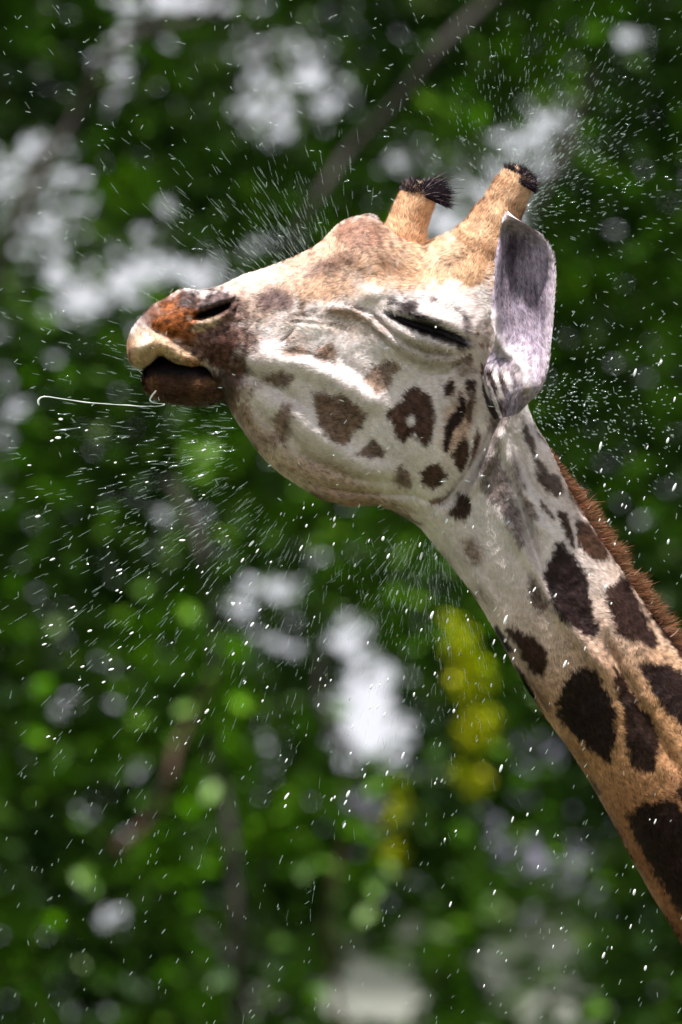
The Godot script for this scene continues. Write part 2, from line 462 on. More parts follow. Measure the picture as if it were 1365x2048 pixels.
	ridge([545, 800, 560, 850, 620, 915, 700, 955, 800, 965], -7.0, 9.0)
	ridge([480, 850, 540, 930, 620, 980], 5.0, 12.0)
	ridge([650, 975, 730, 985, 830, 990, 880, 1010], -5.0, 6.0)
	ridge([690, 995, 780, 1003, 850, 1030], -4.0, 5.0)
	# neck: tendons and folds
	ridge([985, 1000, 1030, 1070, 1075, 1140, 1110, 1210, 1160, 1280, 1225, 1365], 18.0, 15.0)
	ridge([1008, 880, 1028, 960, 1058, 1030, 1100, 1080], 8.0, 11.0)
	ridge([1000, 900, 1040, 1020, 1070, 1120, 1110, 1200], -13.0, 11.0)
	ridge([1020, 860, 1050, 950, 1085, 1010], -8.0, 9.0)
	ridge([1120, 1000, 1200, 1150, 1270, 1270, 1340, 1370], 7.0, 18.0)
	ridge([1190, 1250, 1230, 1330, 1290, 1440, 1350, 1540], -12.0, 13.0)
	ridge([900, 1100, 960, 1195, 1020, 1300, 1100, 1440, 1185, 1560], -12.0, 9.0)
	ridge([940, 1130, 1000, 1220, 1060, 1320], 6.0, 14.0)
	for j in GH:
		for i in GW:
			var x := GX0 + i * GS
			var y := GY0 + j * GS
			hgt[j * GW + i] += 2.2 * nz.get_noise_2d(x * 0.8, y * 0.8) + 0.9 * nz.get_noise_2d(x * 3.0, y * 3.0)
	# ---- how long the hair is
	furlen(700, 840, 300, 150, 30, 6.5)
	furlen(400, 680, 140, 120, 0, 6.5)
	furlen(720, 500, 130, 90, 0, 8.0)
	furlen(900, 520, 140, 110, 0, 11.0)
	furlen(850, 690, 110, 50, 20, 3.0)
	furlen(852, 662, 96, 20, 22, 1.4)
	furlen(425, 625, 60, 40, -20, 2.5)
	furlen(320, 715, 70, 45, 10, 3.0)


func spline(st: Array, at: float, k: int) -> float:
	var i := clampi(int(at), 0, st.size() - 2)
	var f := at - i
	var p1: float = st[i][k]
	var p2: float = st[i + 1][k]
	var p0: float = st[i - 1][k] if i > 0 else p1
	var p3: float = st[i + 2][k] if i + 2 < st.size() else p2
	# limited slopes, so that short and long spans meet without overshoot
	var a := (p2 - p0) * 0.5
	var b := (p3 - p1) * 0.5
	var d := p2 - p1
	a = clampf(a, -absf(d) * 2.5 - 1.0, absf(d) * 2.5 + 1.0)
	b = clampf(b, -absf(d) * 2.5 - 1.0, absf(d) * 2.5 + 1.0)
	var f2 := f * f
	var f3 := f2 * f
	return p1 * (2.0 * f3 - 3.0 * f2 + 1.0) + a * (f3 - 2.0 * f2 + f) + p2 * (-2.0 * f3 + 3.0 * f2) + b * (f3 - f2)


func depth_of(x: float, y: float) -> float:
	# the animal's middle plane: upright, with the muzzle turned a little towards us
	return tan(deg_to_rad(PITCH)) * (y - 700.0) + 0.19 * maxf(0.0, 930.0 - x)


func grid_faces(first: int, rings: int, segs: int, closed: bool) -> void:
	var around := segs if closed else segs - 1
	for r in rings - 1:
		for s in around:
			var a := first + r * segs + s
			var b := first + r * segs + (s + 1) % segs
			var c := a + segs
			var d := b + segs
			bi.append_array(PackedInt32Array([a, c, b, b, c, d]))


func grid_normals(first: int, rings: int, segs: int, closed: bool, flip: float) -> void:
	bn.resize(bv.size())
	for r in rings:
		var ra := maxi(r - 1, 0)
		var rb := mini(r + 1, rings - 1)
		for s in segs:
			var sa := (s + segs - 1) % segs if closed else maxi(s - 1, 0)
			var sb := (s + 1) % segs if closed else mini(s + 1, segs - 1)
			var t := bv[first + rb * segs + s] - bv[first + ra * segs + s]
			var u := bv[first + r * segs + sb] - bv[first + r * segs + sa]
			var n := u.cross(t) * flip
			bn[first + r * segs + s] = n.normalized() if n.length_squared() > 1e-16 else NN


# Skin stretched over stations [top x, top y, bottom x, bottom y, half width, ring count to the next].
func loft(st: Array, near_segs: int, far_segs: int, relief: bool, tone: Callable, z_off := 0.0) -> Array:
	var ats := PackedFloat32Array()
	for i in st.size() - 1:
		var n: int = st[i][5]
		for k in n:
			ats.append(i + float(k) / n)
	ats.append(st.size() - 1)
	var segs := near_segs + far_segs
	var first := bv.size()
	var cs := PackedFloat32Array()
	var sn := PackedFloat32Array()
	for s in segs:
		var phi := PI * s / near_segs if s < near_segs else PI + PI * (s - near_segs) / far_segs
		var c := cos(phi)
		var q := sin(phi)
		cs.append(signf(c) * pow(absf(c), 0.92))
		sn.append(signf(q) * pow(absf(q), 0.86))
	for at in ats:
		var tx := spline(st, at, 0)
		var ty := spline(st, at, 1)
		var bx := spline(st, at, 2)
		var by := spline(st, at, 3)
		var w := maxf(spline(st, at, 4), 1.0)
		var mx := (tx + bx) * 0.5
		var my := (ty + by) * 0.5
		var hx := (tx - bx) * 0.5
		var hy := (ty - by) * 0.5
		for s in segs:
			var x := mx + hx * cs[s]
			var y := my + hy * cs[s]
			var side := sn[s]
			var z := w * side
			if relief:
				z += 1.35 * signf(side) * height_at(x, y) * smoothstep(0.0, 0.55, absf(side))
			z += depth_of(mx, my) + z_off
			bv.append(W(x, y, z))
			var c: Vector3 = tone.call(x, y)
			bc.append(Color(c.x, c.y, c.z))
	grid_faces(first, ats.size(), segs, true)
	grid_normals(first, ats.size(), segs, true, 1.0)
	return [first, ats.size(), segs]


# A round limb through points [Vector3 (world), radius m].
func limb(v: Array, segs: int, steps: int, tone: Callable) -> Array:
	var first := bv.size()
	var rows := (v.size() - 1) * steps + 1
	var prev := Vector3.RIGHT
	for r in rows:
		var at := float(r) / steps
		var i := mini(int(at), v.size() - 2)
		var f := at - i
		var p0: Vector3 = v[maxi(i - 1, 0)][0]
		var p1: Vector3 = v[i][0]
		var p2: Vector3 = v[i + 1][0]
		var p3: Vector3 = v[mini(i + 2, v.size() - 1)][0]
		var p := p1.cubic_interpolate(p2, p0, p3, f)
		var q := p1.cubic_interpolate(p2, p0, p3, minf(f + 0.02, 1.02)) - p1.cubic_interpolate(p2, p0, p3, f - 0.02)
		var t := q.normalized()
		var rad := lerpf(v[i][1], v[i + 1][1], f * f * (3.0 - 2.0 * f))
		var a := (prev - t * prev.dot(t)).normalized()
		prev = a
		var b := t.cross(a)
		for s in segs:
			var phi := TAU * s / segs
			var w := p + (a * cos(phi) + b * sin(phi)) * rad
			bv.append(w)
			var c: Vector3 = tone.call(float(r) / (rows - 1), phi)
			bc.append(Color(c.x, c.y, c.z))
	grid_faces(first, rows, segs, true)
	grid_normals(first, rows, segs, true, 1.0)
	return [first, rows, segs]


# Hair laid over a grid of the body, leaning along the rings' direction.
func hair(g: Array, s0: int, s1: int, density: float, fixed_len: float, along: float, lift: float, width: float) -> void:
	var first: int = g[0]
	var rings: int = g[1]
	var segs: int = g[2]
	for r in rings - 1:
		for s in range(s0, s1):
			var ia := first + r * segs + s
			var ib := first + r * segs + (s + 1) % segs
			var ic := ia + segs
			var n := bn[ia]
			if n.dot(NN) < -0.25:
				continue
			var p := bv[ia]
			var q := p - P0
			var x := q.x / SC + 682.5
			var y := 1024.0 - q.dot(UP_) / SC
			if x > 1410.0 or y > 2020.0:
				continue
			var e1 := bv[ib] - p
			var e2 := bv[ic] - p
			var area := e1.cross(e2).length() / (SC * SC)
			var want := area * density
			var count := int(want) + (1 if rng.randf() < want - int(want) else 0)
			if count == 0:
				continue
			var length := fixed_len
			if length < 0.0:
				var gi := int((x - GX0) / GS)
				var gj := int((y - GY0) / GS)
				length = flen[gj * GW + gi] if gi >= 0 and gj >= 0 and gi < GW and gj < GH else 8.0
			var t := (bv[first + mini(r + 2, rings - 1) * segs + s] - bv[first + maxi(r - 2, 0) * segs + s]) * along
			if t.length_squared() < 1e-14:
				continue
			t = (t - n * t.dot(n)).normalized()
			var side := n.cross(t)
			var swirl := 1.1 * nz.get_noise_2d(x * 0.7 + 500.0, y * 0.7)
			var clump := 0.6 * nz.get_noise_2d(x * 5.0, y * 5.0) + 0.9 * nz.get_noise_2d(x * 4.0 + y * 2.0 if x < 1000.0 else x * 4.0 + y * 4.0, y * 13.0 - x * 3.0 if x < 1000.0 else (x - y) * 9.0)
			for k in count:
				var base := p + e1 * rng.randf() + e2 * rng.randf()
				var ang := swirl + rng.randfn(0.0, 0.22) + clump * 0.5
				var up := lift * rng.randf_range(0.5, 1.6)
				var d := ((t * cos(ang) + side * sin(ang)) * cos(up) + n * sin(up)).normalized()
				var l := length * rng.randf_range(0.6, 1.35) * SC
				var hw := side * cos(ang) - t * sin(ang)
				hw *= width * SC * 0.5 * rng.randf_range(0.7, 1.3)
				var tip := base + d * l
				fv.append(base + hw)
				fv.append(tip)
				fv.append(base - hw)
				var nn := (n + Vector3(rng.randfn(0, 0.09), rng.randfn(0, 0.09), rng.randfn(0, 0.09))).normalized()
				fn.append(nn)
				fn.append(nn)
				fn.append(nn)
				var c := bc[ia]
				var dusk := smoothstep(0.55, 0.3, c.g)
				var b := 1.0 + (0.17 + 0.45 * dusk) * clump + rng.randfn(0.0, 0.10 + 0.15 * dusk)
				b = clampf(b, 0.35, 1.5)
				var warm := rng.randfn(0.0, 0.05)
				var c1 := Color(c.r * b * (1.0 + warm), c.g * b, c.b * b * (1.0 - warm))
				fc.append(c1)
				fc.append(Color(minf(c1.r * 1.15, 0.85), minf(c1.g * 1.15, 0.85), minf(c1.b * 1.15, 0.85)))
				fc.append(c1)


# Separate longer strands (mane, tufts, lashes): each a bent three-point blade.
func strand(sv: PackedVector3Array, sn: PackedVector3Array, sc: PackedColorArray, base: Vector3, dir: Vector3, bend: Vector3, l: float, w: float, n: Vector3, c0: Color, c1: Color) -> void:
	var side := dir.cross(NN).normalized() * w * 0.5
	var mid := base + dir * l * 0.55
	var tip := base + (dir + bend).normalized() * l
	for p in [base - side, mid - side * 0.8, base + side, base + side, mid - side * 0.8, mid + side * 0.8, mid - side * 0.8, tip, mid + side * 0.8]:
		sv.append(p)
		sn.append(n)
	var cm := c0.lerp(c1, 0.5)
	for c in [c0, cm, c0, c0, cm, cm, cm, c1, cm]:
		sc.append(c)


func ear_grid(xs: float, z0: float, side: float) -> Array:
	# rows from the tip down to the root: left x, left y, right x, right y
	var st := [[1010, 437, 1013, 436], [1000, 455, 1046, 455], [993, 492, 1080, 478], [989, 532, 1099, 514], [986, 570, 1106, 558], [982, 612, 1104, 600], [983, 652, 1101, 650], [986, 690, 1096, 697], [972, 725, 1090, 742], [962, 765, 1076, 782], [968, 806, 1052, 810], [985, 842, 1030, 832]]
	var rows := 150
	var cols := 64
	var pale := lin(196, 182, 200)
	var dark := lin(88, 75, 90)
	var first := bv.size()
	var segs := cols * 2
	for r in rows:
		var at := float(r) / (rows - 1) * (st.size() - 1)
		var lx := spline(st, at, 0)
		var ly := spline(st, at, 1)
		var rx := spline(st, at, 2)
		var ry := spline(st, at, 3)
		var f := float(r) / (rows - 1)
		for s in segs:
			var front := s < cols
			var u := float(s) / (cols - 1) if front else 1.0 - float(s - cols) / (cols - 1)
			if side > 0.0:
				u = 1.0 - u
			var x := lerpf(lx, rx, u)
			var y := lerpf(ly, ry, u) - 10.0 * sin(PI * u) * (1.0 - f)
			# a shallow cup that opens towards us, its front edge rolled in
			var cup := -42.0 * sin(PI * clampf(u * 0.85 + 0.1, 0.0, 1.0)) * smoothstep(0.0, 0.25, f) * (1.0 - smoothstep(0.62, 0.95, f))
			var roll := 16.0 * exp(-pow((u - 0.04) / 0.10, 2.0)) * smoothstep(0.05, 0.3, f) * (1.0 - smoothstep(0.55, 0.75, f))
			var lip := 0.0
			var p := Vector2(x, y)
			var pl := [984, 640, 988, 676, 1003, 703, 1028, 722, 1044, 746, 1050, 778]
			var best := 1e9
			for e in range(0, 10, 2):
				best = minf(best, p.distance_squared_to(Geometry2D.get_closest_point_to_segment(p, Vector2(pl[e], pl[e + 1]), Vector2(pl[e + 2], pl[e + 3]))))
			lip = 22.0 * exp(-best / 110.0)
			var folds := 1.6 * sin(u * 26.0 + f * 9.0 + 2.0 * nz.get_noise_2d(x, y)) * smoothstep(0.68, 0.8, f)
			folds += 2.0 * nz.get_noise_2d(x * 2.5, y * 0.8)
			var swell := 34.0 * smoothstep(0.6, 0.85, f) * sin(PI * clampf(u, 0.0, 1.0))
			# the far edge flares forward into a thin rim
			cup += 20.0 * exp(-pow((u - 0.97) / 0.09, 2.0)) * smoothstep(0.02, 0.2, f) * (1.0 - smoothstep(0.7, 0.9, f))
			cup -= 9.0 * exp(-pow((u - 0.30 - 0.25 * f) / 0.16, 2.0)) * smoothstep(0.1, 0.35, f) * (1.0 - smoothstep(0.6, 0.75, f))
			cup += 16.0 * exp(-pow((f - 0.08) / 0.05, 2.0))
			var z := cup + roll + lip + folds + swell + 22.0 * u * (1.0 - f) - 105.0 * (1.0 - f) - 40.0 * smoothstep(0.75, 1.0, f) + 1.5 * sin(y * 0.24 + x * 0.05 + 6.0 * nz.get_noise_2d(x * 2.0, y * 1.2)) * (0.6 + nz.get_noise_2d(x * 3.0, y * 3.0)) * smoothstep(0.55, 0.68, f) * (1.0 - smoothstep(0.8, 0.9, f))
			if not front:
				z -= 7.0 * (1.0 - pow(2.0 * u - 1.0, 6.0)) + swell * 1.6
			if xs != 1.0:
				x = 1045.0 + (x - 1045.0) * xs
				y = 630.0 + (y - 630.0) * xs
			bv.append(W(x, y, depth_of(1000, 640) + z0 + side * z))
			var n1 := nz.get_noise_2d(x * 13.0, y * 1.1 + x * 0.6)
			var n2 := nz.get_noise_2d(x * 0.9 + 90.0, y * 0.6)
			var t := clampf(0.74 + 0.5 * n1 + 0.6 * n2, 0.0, 1.0)
			for e in [[1020, 545, 13, 85, 0.85], [1046, 590, 24, 46, 0.5], [1038, 505, 20, 36, 0.45], [1076, 640, 18, 28, 0.45], [1062, 545, 14, 30, 0.35], [1060, 690, 26, 16, 0.3]]:  # dark mottling, with shade along the front edge painted in
				var ex: float = (x - e[0]) / e[2]
				var ey: float = (y - e[1]) / e[3]
				t -= 0.62 * e[4] * exp(-ex * ex - ey * ey) * (1.0 + 0.6 * n1)
			t = clampf(t, 0.0, 1.0)
			var c := dark.lerp(pale, t)
			c = c.lerp(lin(204, 192, 200), 0.6 * smoothstep(0.84, 0.98, u) * smoothstep(0.1, 0.25, f))
			c = c.lerp(lin(226, 216, 220), exp(-best / 160.0))
			c = c.lerp(lin(222, 206, 202), 0.7 * smoothstep(0.2, 0.05, f))  # light on the rim and tip put into the colour
			if f > 0.72:
				var k := smoothstep(0.72, 0.8, f)
				var streak := smoothstep(-0.1, 0.25, nz.get_noise_2d(x * 5.0 - y * 1.5, y * 0.7))
				c = c.lerp(lin(66, 54, 54).lerp(lin(200, 190, 190), streak), k * smoothstep(0.75, 0.35, u))
			if not front:
				c = lin(206, 178, 158)
			bc.append(Color(c.x, c.y, c.z))
	grid_faces(first, rows, segs, true)
	grid_normals(first, rows, segs, true, 1.0)
	return [first, rows, segs]


func build_giraffe() -> void:
	sculpt()
	var root := Node3D.new()
	root.name = "giraffe"
	add_child(root)
	tag(root, "wet giraffe with closed eyes shaking its lifted head, brown patches on cream coat", "giraffe")
	var head := [
		[259, 705, 259, 707, 4, 4], [261, 684, 266, 729, 40, 6], [270, 660, 280, 737, 60, 8], [288, 635, 297, 741, 72, 6], [300, 622, 309, 734, 78, 5], [312, 612, 320, 721, 82, 5], [324, 606, 330, 719, 85, 6],
		[338, 598, 342, 729, 88, 7], [352, 589, 357, 741, 90, 9], [370, 582, 380, 747, 92, 10], [396, 584, 406, 748, 94, 10], [414, 582, 422, 764, 95, 7], [428, 579, 434, 792, 97, 7], [443, 575, 450, 804, 98, 7], [458, 569, 469, 830, 100, 14],
		[490, 554, 493, 867, 103, 15], [525, 542, 523, 908, 107, 15], [560, 529, 559, 943, 112, 17], [600, 512, 603, 973, 119, 17], [640, 489, 645, 998, 128, 19], [680, 450, 695, 1011, 138, 15], [712, 436, 730, 1010, 145, 14],
		[745, 432, 760, 1012, 150, 11], [766, 450, 788, 1022, 155, 13], [795, 476, 815, 1036, 158, 17], [840, 490, 840, 1054, 158, 20], [890, 470, 858, 1074, 154, 22], [945, 455, 875, 1096, 146, 22], [1000, 475, 893, 1118, 140, 26],
		[1028, 560, 912, 1142, 130, 36], [1038, 680, 932, 1167, 124, 36], [1046, 785, 952, 1196, 120, 24], [1066, 846, 975, 1232, 120, 22], [1098, 900, 1000, 1276, 121, 30], [1134, 976, 1035, 1342, 124, 32], [1180, 1052, 1080, 1416, 128, 34],
		[1230, 1126, 1135, 1492, 134, 42], [1295, 1222, 1200, 1597, 142, 44], [1372, 1322, 1275, 1737, 152, 40], [1460, 1440, 1372, 1905, 165, 14], [1610, 1640, 1540, 2210, 185, 12], [1850, 1960, 1740, 2640, 225, 10], [2130, 2300, 1890, 3080, 290, 10],
		[2480, 2480, 2120, 3480, 370, 10], [2900, 2610, 2600, 3580, 420, 12], [3400, 2800, 3280, 3500, 400, 12], [3720, 3010, 3690, 3420, 320, 8], [3860, 3190, 3840, 3350, 130, 6], [3880, 3260, 3878, 3270, 6, 1],
	]
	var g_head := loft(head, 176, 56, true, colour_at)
	# lower lip, tucked under the upper one
	var lip_tone := func(x: float, y: float) -> Vector3:
		var c := lin(84, 58, 46)
		c = c.lerp(lin(150, 104, 72), smoothstep(325.0, 292.0, x) * smoothstep(750.0, 765.0, y))
		c = c.lerp(lin(126, 90, 62), 0.8 * exp(-pow((y - 772.0 + (x - 400.0) * 0.35) / 9.0, 2.0)) * smoothstep(360.0, 400.0, x))
		c = c.lerp(lin(96, 70, 56), 0.7 * smoothstep(788.0, 806.0, y))
		c *= 1.0 + 0.5 * nz.get_noise_2d(x * 12.0 + y * 3.0, y * 2.5)
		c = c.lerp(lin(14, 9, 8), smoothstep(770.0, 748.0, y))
		return c * (1.0 + 0.35 * nz.get_noise_2d(x * 6.0, y * 6.0))
	var lower := [[289, 766, 290, 769, 4, 5], [292, 748, 298, 784, 28, 6], [304, 728, 316, 798, 42, 9], [326, 716, 344, 807, 52, 12], [364, 722, 382, 811, 64, 12], [400, 726, 412, 810, 66, 12], [430, 730, 440, 803, 52, 10], [480, 740, 486, 780, 20, 1]]
	var g_lip := loft(lower, 60, 24, false, lip_tone, 0.0)
	# bony horns: wide at the root, blunt and black-haired at the end
	var horn_tone := func(f: float, phi: float) -> Vector3:
		var c := lin(226, 188, 152).lerp(lin(190, 146, 112), 0.5 + 0.6 * nz.get_noise_2d(f * 420.0, phi * 38.0))
		return c.lerp(lin(34, 26, 30), smoothstep(0.83, 0.91, f + 0.06 * nz.get_noise_2d(phi * 80.0, f * 200.0) + 0.07 * cos(phi)))
	var zn := depth_of(900, 500)
	var near_horn := []
	for h in [[905, 640, 96], [935, 570, 88], [960, 508, 70], [985, 455, 51], [1006, 414, 41], [1022, 383, 38], [1032, 362, 34], [1038, 347, 20], [1040, 342, 2]]:
		near_horn.append([W(h[0], h[1], zn + 66.0), h[2] * SC])
	var g_near := limb(near_horn, 56, 14, horn_tone)
	var zf := depth_of(820, 500)
	var far_horn := []
	for h in [[800, 590, 66], [804, 530, 56], [808, 480, 45], [818, 440, 39], [830, 408, 37], [840, 386, 34], [846, 373, 22], [848, 368, 2]]:
		far_horn.append([W(h[0], h[1], zf - 70.0), h[2] * SC])
	var g_far := limb(far_horn, 48, 14, horn_tone)
	var g_ear := ear_grid(1.0, 268.0, 1.0)
	ear_grid(0.82, -150.0, -1.0)
	# legs and tail, out of the picture
	var leg_tone := func(f: float, phi: float) -> Vector3:
		var t := smoothstep(-0.1, 0.0, nz.get_noise_2d(f * 300.0, phi * 14.0) + 0.05 + f * 0.3)
		var c := lin(60, 38, 28).lerp(lin(200, 160, 124), t)
		return c.lerp(lin(40, 34, 30), smoothstep(0.955, 0.965, f))
	for leg in [[2220, 3000, 1, 0], [2300, 3000, -1, 0], [3560, 3050, 1, 1], [3500, 3050, -1, 1]]:
		var hip := W(leg[0], leg[1], depth_of(2000, leg[1]) + 210.0 * leg[2])
		var back: float = 0.07 * leg[3]
		var pts := []
		pts.append([hip, 0.20])
		pts.append([Vector3(hip.x - back, hip.y * 0.72, hip.z), 0.125])
		pts.append([Vector3(hip.x + back, hip.y * 0.44, hip.z), 0.075])
		pts.append([Vector3(hip.x + back * 1.6, hip.y * 0.40, hip.z), 0.078])
		pts.append([Vector3(hip.x + back * 0.6, hip.y * 0.2, hip.z), 0.05])
		pts.append([Vector3(hip.x + back * 0.5, 0.12, hip.z), 0.058])
		pts.append([Vector3(hip.x - 0.02, 0.05, hip.z), 0.075])
		pts.append([Vector3(hip.x - 0.03, 0.002, hip.z), 0.085])
		pts.append([Vector3(hip.x - 0.03, 0.0, hip.z), 0.002])
		limb(pts, 20, 6, leg_tone)
	var rump := W(3850, 3200, depth_of(2000, 3200))
	limb([[rump, 0.05], [rump + Vector3(0.08, -0.2, 0), 0.03], [rump + Vector3(0.1, -0.7, 0), 0.015], [rump + Vector3(0.11, -0.8, 0), 0.04], [rump + Vector3(0.1, -1.1, 0), 0.01]], 10, 6, func(f, _p): return lin(190, 150, 110).lerp(lin(30, 24, 22), smoothstep(0.6, 0.75, f)))
	mesh_node("body", arrays_mesh(bv, bn, bc, bi), coat_material(0.72, 0.35), root)

	# ---- hair
	hair(g_head, 0, 176, 0.5, -1.0, 1.0, 0.28, 1.5)
	hair(g_lip, 0, 60, 0.7, 12.0, 1.0, 0.42, 1.5)
	hair(g_near, 0, 56, 0.5, 11.0, 1.0, 0.3, 1.8)
	hair(g_far, 0, 48, 0.5, 11.0, 1.0, 0.3, 1.8)
	hair(g_ear, 0, 64, 0.4, 9.0, -1.0, 0.2, 1.5)
	tag(mesh_node("coat_fur", arrays_mesh(fv, fn, fc, PackedInt32Array()), coat_material(0.5, 0.26, 0.2), root), "", "", "", "stuff")

	var hair_mat := coat_material(0.5, 0.4, 0.3)
	# mane along the nape
	var sv := PackedVector3Array()
	var sn := PackedVector3Array()
	var sc := PackedColorArray()
	for k in 9000:
		var f := pow(rng.randf(), 0.8)
		var at := lerpf(32.5, 39.6, f) if k < 7600 else rng.randf_range(39.0, 43.0)
		var t := Vector2(spline(head, at, 0), spline(head, at, 1))
		var b := Vector2(spline(head, at, 2), spline(head, at, 3))
		var ahead := Vector2(spline(head, at + 0.05, 0), spline(head, at + 0.05, 1)) - t
		ahead = ahead.normalized()
		var out := Vector2(ahead.y, -ahead.x)
		var grow := smoothstep(32.5, 35.0, at)
		var zz := rng.randfn(0.0, 1.0)
		zz = clampf(zz, -1.6, 1.6) * 13.0
		var depth := depth_of((t.x + b.x) * 0.5, (t.y + b.y) * 0.5)
		var lean := rng.randfn(0.45, 0.28)
		var d2 := (out * 1.0 + ahead * lean).normalized()
		var l := (8.0 + 30.0 * grow) * rng.randf_range(0.6, 1.2) * (1.0 + 0.45 * nz.get_noise_2d(t.x * 3.0, t.y * 3.0))
		if rng.randf() < 0.03:
			l *= 1.35
		var base := W(t.x - out.x * 6.0, t.y - out.y * 6.0, depth + zz)
		var dir := (Vector3(d2.x, 0, 0) - UP_ * d2.y + NN * (zz / 60.0 + rng.randfn(0, 0.12))).normalized()
		var n := (NN * 0.8 + dir * 0.3 + Vector3(rng.randfn(0, 0.2), rng.randfn(0, 0.2), 0)).normalized()
		var br := rng.randf_range(0.6, 1.5) * (1.0 + 0.5 * nz.get_noise_2d(t.x * 2.0, t.y * 2.0))
		var c := lin(88, 42, 27) * br
		if rng.randf() < 0.3:
			c = lin(40, 24, 20)
		var tip := c.lerp(lin(206, 150, 100), 0.35)
		strand(sv, sn, sc, base, dir, Vector3(rng.randfn(0, 0.12), rng.randfn(0, 0.12), 0), l * SC, 2.2 * SC, n, Color(c.x, c.y, c.z), Color(tip.x, tip.y, tip.z))
	mesh_node("mane", arrays_mesh(sv, sn, sc, PackedInt32Array()), hair_mat, root)

	# black tufts on the horn ends
	for which in 2:
		sv = PackedVector3Array()
		sn = PackedVector3Array()
		sc = PackedColorArray()
		var zc := zn + 66.0 if which == 0 else zf - 70.0
		var at_x := 1030.0 if which == 0 else 841.0
		var at_y := 364.0 if which == 0 else 386.0
		var axis := Vector2(0.42, -0.9).normalized() if which == 0 else Vector2(0.32, -0.95).normalized()
		for k in 4200:
			var th := rng.randf() * TAU
			var el := rng.randf_range(-0.25, 1.0)
			var cap := sqrt(maxf(0.0, 1.0 - maxf(el, 0.0) * maxf(el, 0.0)))
			var across := Vector2(-axis.y, axis.x)
			var o2 := across * cos(th) * cap + axis * maxf(el, -0.2)
			var r0 := 34.0 if which == 0 else 33.0
			var bx := at_x + (across.x * cos(th) * cap * r0 + axis.x * el * 20.0)
			var by := at_y + (across.y * cos(th) * cap * r0 + axis.y * el * 20.0)
			var bz := zc + sin(th) * cap * r0
			var d2 := (o2 + axis * 0.35).normalized()
			var sweep := Vector2(0.75, 0.35) if which == 1 else Vector2(0.25, 0.1)
			var side_w := smoothstep(-0.6, 0.9, cos(th) * across.x)
			d2 = (d2 + sweep * (0.9 if which == 1 else 0.5) * side_w).normalized()
			var dir := (Vector3(d2.x, 0, 0) - UP_ * d2.y + NN * sin(th) * cap * 0.8).normalized()
			var l := rng.randf_range(7.0, 16.0) * (1.0 + (1.7 * side_w * side_w if which == 1 else 0.1))
			# the near horn is bare on its front, black along its top and back
			if which == 0 and cos(th) * across.x < 0.1 and el < 0.55:
				continue
			l *= 1.0 + 0.6 * nz.get_noise_2d(th * 90.0, el * 60.0)
			if rng.randf() < 0.06:
				l *= 1.5
			var c := lin(22, 17, 22) * rng.randf_range(0.4, 1.5)
			if rng.randf() < 0.05:
				c = lin(120, 104, 110)
			var n := (dir * 0.4 + NN * 0.7 + UP_ * 0.4).normalized()
			strand(sv, sn, sc, W(bx, by, bz), dir, Vector3(rng.randfn(0, 0.12), rng.randfn(-0.08, 0.1), rng.randfn(0, 0.1)), l * SC, 1.2 * SC, n, Color(c.x, c.y, c.z), Color(c.x, c.y, c.z))
		mesh_node("horn_tuft", arrays_mesh(sv, sn, sc, PackedInt32Array()), coat_material(0.7, 0.15), root)

	# eye behind its nearly shut lids, and lashes
	var ball := SphereMesh.new()
	ball.radius = 34.0 * SC
	ball.height = 68.0 * SC
	var wet := StandardMaterial3D.new()
	wet.albedo_color = Color(0.02, 0.015, 0.015)
	wet.roughness = 0.04
	wet.metallic_specular = 0.3
	var eye := mesh_node("eye", ball, wet, root)
	eye.position = W(868, 674, depth_of(860, 700) + 165.0)
	sv = PackedVector3Array()
	sn = PackedVector3Array()
	sc = PackedColorArray()
	var lid := [770, 628, 800, 640, 840, 652, 880, 664, 915, 678, 936, 690]
	for k in 1050:
		var f := rng.randf() * 4.98
		var i := int(f)
		var a := Vector2(lid[i * 2], lid[i * 2 + 1]).lerp(Vector2(lid[i * 2 + 2], lid[i * 2 + 3]), f - i)
		var z := depth_of(a.x, 740) + 158.0 * 0.97 + height_at(a.x, a.y) + 6.0
		var ahead := Vector2(0.75, 0.5 + 0.2 * rng.randf())
		var up_hair := k > 650
		a.y += rng.randf_range(-3.0, 6.0)
		if up_hair:
			a = Vector2(rng.randf_range(772, 838), 0)
			a.y = 600.0 + (a.x - 772.0) * 0.62 + rng.randf_range(0, 26)
			z = depth_of(a.x, 740) + 154.0 + height_at(a.x, a.y)
			ahead = Vector2(0.7, rng.randf_range(-0.5, 0.7))
		elif f > 4.2:
			ahead = Vector2(rng.randf_range(0.2, 1.0), rng.randf_range(0.2, 1.0))
		var dir := (Vector3(ahead.x, 0, 0) - UP_ * ahead.y + NN * rng.randf_range(0.1, 0.4)).normalized()
		var c := lin(26, 20, 22) * rng.randf_range(0.5, 1.6)
		var n := (NN + UP_ * 0.5).normalized()
		strand(sv, sn, sc, W(a.x, a.y, z), dir, Vector3(0.1, -0.15, -0.1), (rng.randf_range(6, 13) if not up_hair and k % 4 > 0 else rng.randf_range(10, 20)) * SC, 1.3 * SC, n, Color(c.x, c.y, c.z), Color(c.x, c.y, c.z))
	mesh_node("eyelashes", arrays_mesh(sv, sn, sc, PackedInt32Array()), hair_mat, root)
	# whiskers and stray bristles on the chin
	sv = PackedVector3Array()
	sn = PackedVector3Array()
	sc = PackedColorArray()
